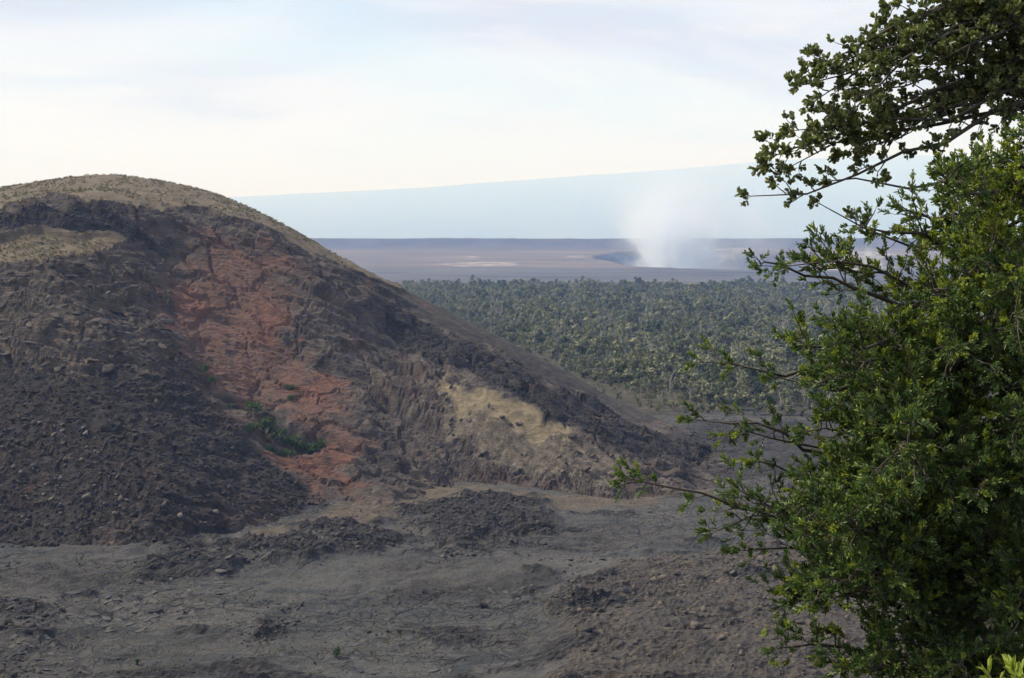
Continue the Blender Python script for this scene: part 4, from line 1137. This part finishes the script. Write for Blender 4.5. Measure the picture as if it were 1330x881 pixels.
A_BASE, A_TRUNK, A_LIMBS = ((3.15, 8.3, -7.0), [(3.15, 8.3, -7.0), (3.0, 8.35, -5.0), (3.15, 8.35, -3.2), (3.2, 8.5, -1.6), (3.3, 8.8, -0.6), (3.45, 9.0, 0.1)], [(3.174, 8.422, -2.429, 0.737, 7.6, -1.545, 0.7), (3.19, 8.47, -1.921, 1.212, 8.0, -1.232, 0.4), (3.207, 8.521, -1.53, 1.278, 8.2, -0.873, 0.35), (3.281, 8.744, -0.785, 1.618, 8.1, -0.242, 0.55), (3.35, 8.867, -0.365, 2.197, 8.0, -0.01, 0.4), (3.15, 8.351, -3.185, 1.647, 7.4, -2.563, 0.6), (3.167, 8.401, -2.658, 1.471, 7.7, -2.028, 0.7), (3.186, 8.457, -2.059, 1.6, 7.9, -1.494, 0.5), (3.214, 8.542, -1.459, 1.758, 8.1, -0.964, 0.5), (3.169, 8.407, -2.59, 1.298, 7.7, -1.903, 0.4), (3.151, 8.354, -3.154, 2.181, 7.3, -2.654, 0.8), (3.15, 8.351, -3.195, 1.975, 7.5, -2.687, 0.6), (3.292, 8.776, -0.681, 1.868, 8.2, -0.229, 0.6), (3.299, 8.796, -0.615, 1.992, 8.4, -0.209, 0.5), (3.191, 8.473, -1.885, 1.541, 8.0, -1.309, 0.45), (3.179, 8.436, -2.284, 1.427, 7.5, -1.611, 0.55), (3.162, 8.386, -2.815, 1.797, 7.6, -2.274, 1), (3.173, 8.42, -2.457, 1.79, 7.4, -1.877, 1), (3.182, 8.445, -2.185, 1.736, 7.2, -1.547, 1), (3.195, 8.484, -1.769, 1.848, 7.6, -1.243, 1), (3.236, 8.609, -1.238, 1.812, 7.8, -0.732, 0.9), (3.189, 8.467, -1.952, 3.093, 6.854, -1.428, 1.0), (3.199, 8.496, -1.646, 2.309, 7.031, -1.098, 1.0), (3.438, 8.984, 0.044, 3.346, 7.956, 0.198, 0.6), (3.242, 8.625, -1.183, 2.906, 8.184, -1.079, 1.0), (3.141, 8.35, -3.304, 3.223, 7.367, -2.959, 1.0), (3.178, 8.433, -2.312, 2.977, 7.39, -1.97, 1.0), (3.262, 8.687, -0.977, 2.541, 9.008, -0.664, 1.0), (3.215, 8.545, -1.451, 3.285, 8.688, -1.323, 1.0), (3.15, 8.35, -3.205, 2.943, 7.159, -2.782, 1.0), (3.292, 8.776, -0.68, 3.354, 8.603, -0.566, 1.0), (3.299, 8.798, -0.607, 3.825, 9.141, -0.243, 0.6), (3.172, 8.415, -2.51, 3.575, 8.814, -2.289, 1.0), (3.159, 8.377, -2.907, 2.969, 8.972, -2.68, 1.0), (3.198, 8.493, -1.673, 2.207, 6.995, -1.095, 1.0), (3.276, 8.727, -0.845, 3.689, 8.952, -0.562, 1.0), (3.189, 8.467, -1.948, 2.131, 7.679, -1.521, 1.0), (3.327, 8.837, -0.472, 2.826, 7.387, -0.116, 0.6), (3.17, 8.41, -2.561, 3.549, 8.131, -2.402, 1.0), (3.287, 8.762, -0.726, 4.44, 9.197, -0.186, 0.6), (3.175, 8.426, -2.384, 3.624, 9.221, -2.037, 1.0), (3.166, 8.398, -2.687, 3.04, 6.746, -2.124, 1.0), (3.402, 8.936, -0.124, 3.55, 7.701, 0.142, 0.6), (3.126, 8.35, -3.485, 3.256, 9.206, -3.183, 1.0), (3.362, 8.882, -0.312, 3.464, 8.371, -0.202, 0.6), (3.269, 8.707, -0.911, 3.337, 8.192, -0.825, 1.0), (3.183, 8.448, -2.151, 3.28, 8.012, -2.025, 1.0), (3.385, 8.914, -0.202, 2.997, 8.237, -0.136, 0.6), (3.168, 8.405, -2.618, 2.812, 7.663, -2.35, 1.0), (3.166, 8.397, -2.699, 1.962, 7.649, -2.216, 1.0), (3.147, 8.35, -3.238, 2.429, 7.661, -2.889, 1.0), (3.257, 8.67, -1.034, 2.361, 7.898, -0.716, 1.0), (3.185, 8.454, -2.095, 4.222, 8.609, -1.71, 1.0), (3.151, 8.352, -3.175, 3.85, 8.814, -2.882, 1.0), (3.198, 8.493, -1.674, 2.028, 7.525, -1.187, 1.0), (3.187, 8.461, -2.013, 2.038, 7.458, -1.514, 1.0), (3.188, 8.465, -1.973, 2.691, 6.882, -1.435, 1.0), (3.252, 8.656, -1.08, 2.809, 8.508, -0.948, 1.0), (3.254, 8.661, -1.064, 2.966, 8.396, -0.998, 1.0), (3.292, 8.776, -0.679, 3.554, 7.297, -0.285, 0.6), (3.241, 8.622, -1.193, 1.992, 7.208, -0.623, 1.0), (3.146, 8.35, -3.251, 2.565, 6.94, -2.717, 1.0), (3.172, 8.415, -2.504, 2.922, 8.989, -2.267, 1.0), (3.155, 8.364, -3.051, 2.488, 6.743, -2.443, 1.0), (3.37, 8.894, -0.271, 3.358, 8.973, -0.041, 0.6), (3.193, 8.478, -1.839, 3.28, 6.624, -1.233, 1.0), (3.297, 8.791, -0.632, 4.0, 8.707, -0.309, 0.6), (3.296, 8.788, -0.639, 2.783, 8.801, -0.436, 0.6), (3.245, 8.636, -1.148, 2.479, 8.666, -0.888, 1.0), (3.167, 8.401, -2.661, 2.825, 7.994, -2.492, 1.0), (3.176, 8.429, -2.358, 4.367, 9.205, -1.837, 1.0), (3.178, 8.435, -2.297, 3.591, 8.115, -2.121, 1.0), (3.151, 8.354, -3.157, 3.472, 8.446, -3.039, 1.0), (3.197, 8.491, -1.695, 3.084, 8.399, -1.666, 1.0), (3.177, 8.431, -2.341, 2.436, 8.261, -2.089, 1.0), (3.199, 8.497, -1.637, 2.964, 6.673, -1.046, 1.0), (3.158, 8.374, -2.945, 3.069, 8.328, -2.915, 1.0), (3.247, 8.642, -1.128, 2.994, 7.563, -0.847, 1.0), (3.428, 8.971, -0.001, 3.833, 9.239, 0.391, 0.6), (3.236, 8.609, -1.236, 3.504, 7.33, -0.858, 1.0), (3.178, 8.434, -2.309, 2.21, 7.036, -1.743, 1.0), (3.181, 8.443, -2.211, 2.981, 8.546, -2.12, 1.0), (3.232, 8.596, -1.28, 2.663, 8.118, -1.092, 1.0), (3.15, 8.351, -3.188, 2.031, 7.173, -2.619, 1.0), (3.409, 8.945, -0.093, 3.078, 8.564, -0.015, 0.6), (3.172, 8.415, -2.51, 2.089, 9.01, -2.073, 1.0), (3.219, 8.556, -1.415, 2.142, 8.526, -1.056, 1.0), (3.227, 8.582, -1.328, 3.562, 8.324, -1.184, 1.0), (3.274, 8.723, -0.857, 3.374, 8.361, -0.779, 1.0), (3.179, 8.437, -2.269, 3.027, 7.981, -2.133, 1.0), (3.208, 8.524, -1.521, 2.691, 9.091, -1.216, 1.0), (3.201, 8.504, -1.585, 3.379, 8.816, -1.404, 1.0), (3.156, 8.369, -2.995, 3.01, 8.766, -2.842, 1.0), (3.198, 8.493, -1.671, 4.003, 8.246, -1.37, 1.0), (3.394, 8.925, -0.161, 3.019, 8.254, -0.104, 0.6), (3.197, 8.491, -1.697, 3.832, 7.636, -1.351, 1.0), (3.157, 8.37, -2.984, 3.093, 8.616, -2.889, 1.0), (3.199, 8.496, -1.647, 3.947, 8.376, -1.368, 1.0), (3.179, 8.437, -2.272, 3.814, 8.582, -2.026, 1.0), (3.299, 8.798, -0.606, 2.676, 7.405, -0.236, 0.6), (3.156, 8.368, -3.011, 3.037, 7.225, -2.616, 1.0), (3.209, 8.526, -1.512, 2.282, 7.754, -1.143, 1.0), (3.251, 8.653, -1.088, 4.204, 8.563, -0.712, 1.0), (3.18, 8.439, -2.255, 3.61, 8.777, -2.035, 1.0), (3.231, 8.593, -1.291, 3.336, 7.264, -0.906, 1.0), (3.175, 8.426, -2.386, 1.757, 6.729, -1.638, 1.0), (3.167, 8.401, -2.651, 2.247, 8.2, -2.331, 1.0), (3.176, 8.429, -2.36, 3.606, 7.395, -1.99, 1.0), (3.181, 8.444, -2.195, 2.291, 8.574, -1.884, 1.0), (3.254, 8.663, -1.057, 2.469, 8.768, -0.778, 1.0), (3.244, 8.631, -1.164, 2.893, 8.311, -1.073, 1.0), (3.204, 8.512, -1.559, 2.368, 7.335, -1.111, 1.0), (3.391, 8.921, -0.175, 3.125, 8.343, -0.166, 0.6), (3.19, 8.469, -1.928, 4.271, 8.833, -1.501, 1.0), (3.262, 8.687, -0.976, 2.902, 6.921, -0.469, 1.0), (3.158, 8.375, -2.939, 4.011, 8.405, -2.637, 1.0), (3.188, 8.465, -1.977, 3.336, 9.24, -1.659, 1.0), (3.383, 8.91, -0.214, 2.497, 7.102, 0.279, 0.6), (3.175, 8.426, -2.393, 3.202, 8.296, -2.367, 1.0), (3.285, 8.755, -0.749, 3.243, 7.602, -0.486, 1.0), (3.23, 8.591, -1.296, 1.991, 7.32, -0.753, 1.0), (3.373, 8.897, -0.26, 3.383, 7.461, 0.061, 0.6), (3.244, 8.632, -1.159, 3.152, 7.521, -0.869, 1.0), (3.191, 8.474, -1.877, 2.632, 7.536, -1.539, 1.0), (3.174, 8.421, -2.441, 3.376, 8.799, -2.265, 1.0), (3.176, 8.429, -2.354, 1.808, 6.757, -1.625, 1.0), (3.201, 8.502, -1.595, 2.408, 7.817, -1.275, 1.0), (3.217, 8.552, -1.427, 2.169, 7.314, -0.928, 1.0), (3.178, 8.433, -2.316, 3.312, 7.636, -2.06, 1.0), (3.254, 8.663, -1.056, 2.861, 8.148, -0.933, 1.0), (3.184, 8.451, -2.123, 3.457, 9.034, -1.861, 1.0), (3.439, 8.986, 0.05, 3.513, 7.835, 0.417, 0.9), (3.387, 8.916, -0.195, 2.807, 8.767, -0.006, 0.9), (3.295, 8.785, -0.649, 2.969, 7.19, -0.238, 0.9), (3.309, 8.812, -0.558, 3.313, 7.666, -0.312, 0.9), (3.439, 8.986, 0.05, 3.149, 7.413, 0.409, 0.9), (3.434, 8.978, 0.023, 3.101, 7.291, 0.394, 0.9), (3.32, 8.827, -0.505, 3.221, 8.296, -0.474, 0.9), (3.423, 8.964, -0.026, 2.731, 8.554, 0.137, 0.9), (3.362, 8.883, -0.31, 2.545, 7.005, 0.206, 0.9), (3.244, 8.632, -1.159, 2.523, 7.109, -0.673, 0.9), (3.272, 8.715, -0.885, 3.389, 8.541, -0.778, 0.9), (3.283, 8.749, -0.768, 2.586, 7.263, -0.34, 0.9), (3.183, 8.45, -2.138, 3.065, 8.702, -2.011, 1.0), (3.155, 8.364, -3.046, 3.591, 7.501, -2.711, 1.0), (3.166, 8.399, -2.677, 2.176, 6.99, -2.091, 1.0), (3.136, 8.35, -3.373, 3.338, 7.536, -3.081, 1.0), (3.175, 8.426, -2.394, 2.629, 8.294, -2.21, 1.0), (3.195, 8.484, -1.769, 3.292, 7.379, -1.426, 1.0), (3.084, 8.35, -3.989, 3.906, 8.953, -3.651, 1.0), (3.171, 8.412, -2.535, 3.557, 7.439, -2.186, 1.0), (3.15, 8.351, -3.19, 3.141, 6.95, -2.7, 1.0), (3.19, 8.469, -1.928, 2.513, 7.032, -1.415, 1.0), (3.187, 8.461, -2.016, 3.094, 8.532, -1.949, 1.0), (3.189, 8.467, -1.948, 2.494, 8.11, -1.703, 1.0), (3.189, 8.467, -1.957, 2.454, 8.998, -1.625, 1.0), (3.187, 8.462, -2.008, 1.919, 7.753, -1.529, 1.0), (3.207, 8.521, -1.531, 3.483, 8.145, -1.394, 1.0), (3.178, 8.434, -2.304, 3.918, 8.393, -2.035, 1.0), (3.154, 8.361, -3.083, 2.983, 8.135, -2.988, 1.0), (3.143, 8.35, -3.279, 3.805, 8.008, -3.021, 1.0), (3.177, 8.43, -2.348, 2.901, 8.15, -2.237, 1.0), (3.167, 8.402, -2.643, 2.063, 8.153, -2.257, 1.0), (3.182, 8.447, -2.167, 1.979, 6.855, -1.502, 1.0), (3.112, 8.35, -3.662, 3.952, 8.602, -3.368, 1.0), (3.165, 8.394, -2.73, 2.857, 6.739, -2.156, 1.0), (3.167, 8.402, -2.644, 3.964, 8.248, -2.357, 1.0), (3.169, 8.408, -2.584, 3.469, 8.168, -2.456, 1.0), (3.165, 8.396, -2.707, 1.802, 6.807, -1.99, 1.0), (3.178, 8.435, -2.289, 1.958, 6.996, -1.657, 1.0), (3.191, 8.473, -1.883, 2.155, 6.662, -1.197, 1.0), (3.175, 8.426, -2.385, 3.038, 7.079, -1.938, 1.0), (3.152, 8.356, -3.141, 3.148, 7.71, -2.917, 1.0), (3.118, 8.35, -3.582, 4.1, 8.639, -3.235, 1.0), (3.169, 8.407, -2.59, 2.084, 6.985, -1.984, 1.0), (3.202, 8.506, -1.579, 2.926, 7.727, -1.348, 1.0), (3.166, 8.397, -2.701, 1.707, 7.035, -2.018, 1.0)])
def lime_where(p):
    return 0.10 + 0.75 * np.exp(-((p[:, 0] - 3.2) / 0.36) ** 2 - ((p[:, 2] - 0.1) / 0.45) ** 2) + 0.35 * np.exp(-((p[:, 0] - 2.5) / 0.3) ** 2 - ((p[:, 2] + 0.35) / 0.25) ** 2)
near_tree("leafy_tree", "dense dark green tree with narrow leaves and lime tips on the near slope", "trees on the near slope",
          A_BASE, A_TRUNK, A_LIMBS, M_NARROW, M_LIME, M_BARK, 61, 0.060, 0.50, 0.042, 0.105, 23, 0.037, 0.0100, 0.80, 0.45, 0.22, 0.10, 0.5, lime_where, (0.13, 0.02), 0.020)
B_BASE, B_TRUNK, B_LIMBS = ((6.4, 9.6, -7.8), [(6.4, 9.6, -7.8), (6.3, 9.6, -4.5), (6.1, 9.5, -2.0), (5.9, 9.4, 0.2), (5.6, 9.3, 1.6), (5.2, 9.2, 2.8)], [(5.682, 9.327, 1.218, 1.733, 9.0, 0.251, 0.55), (5.629, 9.31, 1.465, 1.867, 9.0, 0.528, 0.7), (5.593, 9.298, 1.622, 2.031, 9.0, 0.721, 0.8), (5.487, 9.272, 1.939, 2.131, 9.1, 1.061, 0.9), (5.442, 9.26, 2.075, 2.321, 9.2, 1.24, 0.8), (5.584, 9.296, 1.648, 2.391, 8.9, 0.821, 1), (5.502, 9.275, 1.894, 2.635, 9.2, 1.129, 1), (5.648, 9.316, 1.375, 2.423, 9.1, 0.561, 0.8), (5.586, 9.296, 1.643, 2.694, 9.0, 0.885, 1), (5.446, 9.261, 2.062, 2.943, 9.3, 1.366, 1), (5.337, 9.234, 2.388, 2.791, 9.2, 1.657, 0.8), (5.515, 9.279, 1.854, 2.898, 8.8, 1.133, 0.8), (5.41, 9.253, 2.169, 3.224, 9.3, 1.535, 1), (5.501, 9.275, 1.898, 3.329, 9.1, 1.282, 0.8), (5.441, 9.26, 2.078, 3.451, 9.0, 1.485, 1), (5.558, 9.29, 1.726, 3.573, 9.0, 1.159, 0.8), (5.49, 9.272, 1.931, 3.799, 9.3, 1.423, 0.9), (5.611, 9.304, 1.55, 3.786, 9.1, 1.034, 0.5), (5.586, 9.297, 1.642, 3.149, 9.2, 0.989, 0.7), (5.57, 9.292, 1.691, 3.354, 9.0, 1.077, 0.6), (5.296, 9.224, 2.512, 3.02, 9.4, 1.834, 1), (5.316, 9.229, 2.453, 3.22, 9.0, 1.81, 1), (5.354, 9.239, 2.338, 3.728, 9.3, 1.814, 1), (5.538, 9.285, 1.785, 4.156, 9.2, 1.352, 1), (5.453, 9.263, 2.04, 4.257, 9.2, 1.629, 1), (5.386, 9.247, 2.241, 2.953, 9.0, 1.539, 1), (5.471, 9.268, 1.987, 3.286, 9.3, 1.366, 0.8), (5.49, 9.273, 1.929, 3.611, 9.4, 1.381, 0.8), (5.531, 9.283, 1.807, 2.193, 9.0, 0.94, 1), (5.603, 9.301, 1.584, 2.388, 9.2, 0.765, 1), (5.636, 9.312, 1.43, 2.534, 9.0, 0.638, 0.9), (5.469, 9.267, 1.993, 2.217, 9.0, 1.132, 1), (5.431, 9.258, 2.106, 2.686, 9.2, 1.352, 1), (5.594, 9.298, 1.619, 2.868, 9.2, 0.905, 0.8), (5.53, 9.282, 1.81, 2.552, 9.3, 1.028, 1), (5.649, 9.316, 1.371, 2.058, 9.1, 0.478, 0.7), (5.918, 9.409, 0.0, 2.237, 9.0, 0.195, -0.12), (5.902, 9.401, 0.177, 2.343, 9.1, 0.366, -0.12)])
near_tree("ohia_tree", "taller tree with round olive leaves reaching its bough over the crater view", "trees on the near slope",
          B_BASE, B_TRUNK, B_LIMBS, M_ROUND, M_RTIP, M_BARK, 62, 0.064, 0.36, 0.050, 0.075, 12, 0.044, 0.026, 1.0, 0.55, 0.22, 0.20, 0.58, None, (0.2, 0.07), 0.024)
C_BASE, C_TRUNK, C_LIMBS = ((1.95, 4.2, -4.4), [(1.95, 4.2, -4.4), (1.9, 4.2, -3.4), (1.88, 4.2, -2.4), (1.85, 4.2, -1.9)], [(1.853, 4.2, -1.95, 1.815, 4.2, -1.713, 0.6), (1.853, 4.2, -1.95, 1.863, 4.25, -1.72, 0.6), (1.853, 4.2, -1.95, 1.851, 4.1, -1.686, 0.6), (1.853, 4.2, -1.95, 1.79, 4.3, -1.797, 0.6), (1.853, 4.2, -1.95, 1.88, 4.2, -1.644, 0.6), (1.853, 4.2, -1.95, 1.715, 4.0, -1.618, 0.8), (1.853, 4.2, -1.95, 1.695, 4.2, -1.783, 0.8)])
near_tree("lime_sapling", "small lime green leafed sapling growing below the dense dark tree", "trees on the near slope",
          C_BASE, C_TRUNK, C_LIMBS, M_LIME, M_LIME, M_BARK, 63, 0.10, 0.3, 0.06, 0.09, 12, 0.05, 0.014, 0.85, 0.65, 0.35, 0.0, 0.5, None, (0.03, 0.01), 0.014)

# ------------------------------------------------------------------ steam over the pit
def steam(name, label, centre, size, density, seed, lean, col=(0.88, 0.925, 1.0), nscale=1.0):
    r_ = np.random.default_rng(seed)
    v, f = ICO2[0].copy(), ICO2[1]
    v = v * np.array(size)
    me = np_mesh(name, v, f, None, True)
    m = bpy.data.materials.new(name); m.use_nodes = True
    nt = m.node_tree; nt.nodes.clear()
    n = N(nt)
    out = nt.nodes.new("ShaderNodeOutputMaterial")
    pv = nt.nodes.new("ShaderNodeVolumePrincipled")
    pv.inputs["Color"].default_value = (*col, 1)
    pv.inputs["Anisotropy"].default_value = 0.0
    tc = nt.nodes.new("ShaderNodeTexCoord")
    sep = n.node("ShaderNodeSeparateXYZ", Vector=tc.outputs["Object"])
    zr = n.math('DIVIDE', sep.outputs[2], size[2])                    # -1 .. 1
    xr = n.math('DIVIDE', sep.outputs[0], size[0]); yr = n.math('DIVIDE', sep.outputs[1], size[1])
    xo = n.math('SUBTRACT', xr, n.math('MULTIPLY', n.math('ADD', zr, 1.0), lean))
    rad = n.math('SQRT', n.math('ADD', n.math('MULTIPLY', xo, xo), n.math('MULTIPLY', yr, yr)))
    nz = n.noise(2.6 / size[0] * nscale, 6, 0.62, tc.outputs["Object"], 0.8)
    prof = n.math('ADD', 0.68, n.math('MULTIPLY', zr, 0.06))
    d = n.step(n.math('ADD', n.math('SUBTRACT', prof, rad), n.math('MULTIPLY', n.math('SUBTRACT', nz, 0.5), 2.4)), -0.02, 0.5)
    top = n.math('SUBTRACT', 1.0, n.step(n.math('ADD', zr, n.math('MULTIPLY', n.math('SUBTRACT', nz, 0.5), 1.3)), -0.6, 0.75))
    d = n.math('MULTIPLY', n.math('MULTIPLY', d, top), density)
    nt.links.new(d, pv.inputs["Density"])
    nt.links.new(pv.outputs[0], out.inputs["Volume"])
    me.materials.append(m)
    o = link(name, me, label=label, category="steam", kind="stuff")
    o.location = centre
    return o
for a in [('steam_plume', 'white blue steam plume rising from the dark crater pit', (475.2, 3650.0, -18.1), (190.0, 160.0, 150.0), 0.026, 5, 0.0), ('steam_puff', 'soft white steam puff drifting above the thick steam plume', (441.4, 3680.0, 79.7), (190.0, 150.0, 140.0), 0.01, 8, 0.0), ('steam_veil', 'thin wide veil of drifting steam above the crater pit', (525.3, 3760.0, 116.3), (420.0, 260.0, 280.0), 0.0042, 6, 0.0), ('steam_wisp', 'small white steam wisp in front of the pale pit wall', (1155.3, 4000.0, -87.0), (26.0, 26.0, 66.0), 0.04, 7, 0.0)]:
    steam(*a)

# ------------------------------------------------------------------ the air
def haze():
    x0, x1, y0, y1, z0, z1 = -56000, 56000, -5000, 62000, -340, 2250
    v = [(x, y, z) for x in (x0, x1) for y in (y0, y1) for z in (z0, z1)]
    f = [(0, 1, 3, 2), (4, 6, 7, 5), (0, 4, 5, 1), (2, 3, 7, 6), (0, 2, 6, 4), (1, 5, 7, 3)]
    me = bpy.data.meshes.new("haze"); me.from_pydata(v, [], f); me.update()
    m = bpy.data.materials.new("haze"); m.use_nodes = True
    nt = m.node_tree; nt.nodes.clear()
    out = nt.nodes.new("ShaderNodeOutputMaterial")
    pv = nt.nodes.new("ShaderNodeVolumePrincipled")
    pv.inputs["Color"].default_value = (0.29, 0.49, 1.0, 1)
    pv.inputs["Absorption Color"].default_value = (1, 1, 1, 1)
    pv.inputs["Density"].default_value = 0.00013
    pv.inputs["Anisotropy"].default_value = 0.0
    nt.links.new(pv.outputs[0], out.inputs["Volume"])
    me.materials.append(m)
    link("haze", me, kind="stuff", label="pale blue haze filling the air over the caldera")
haze()
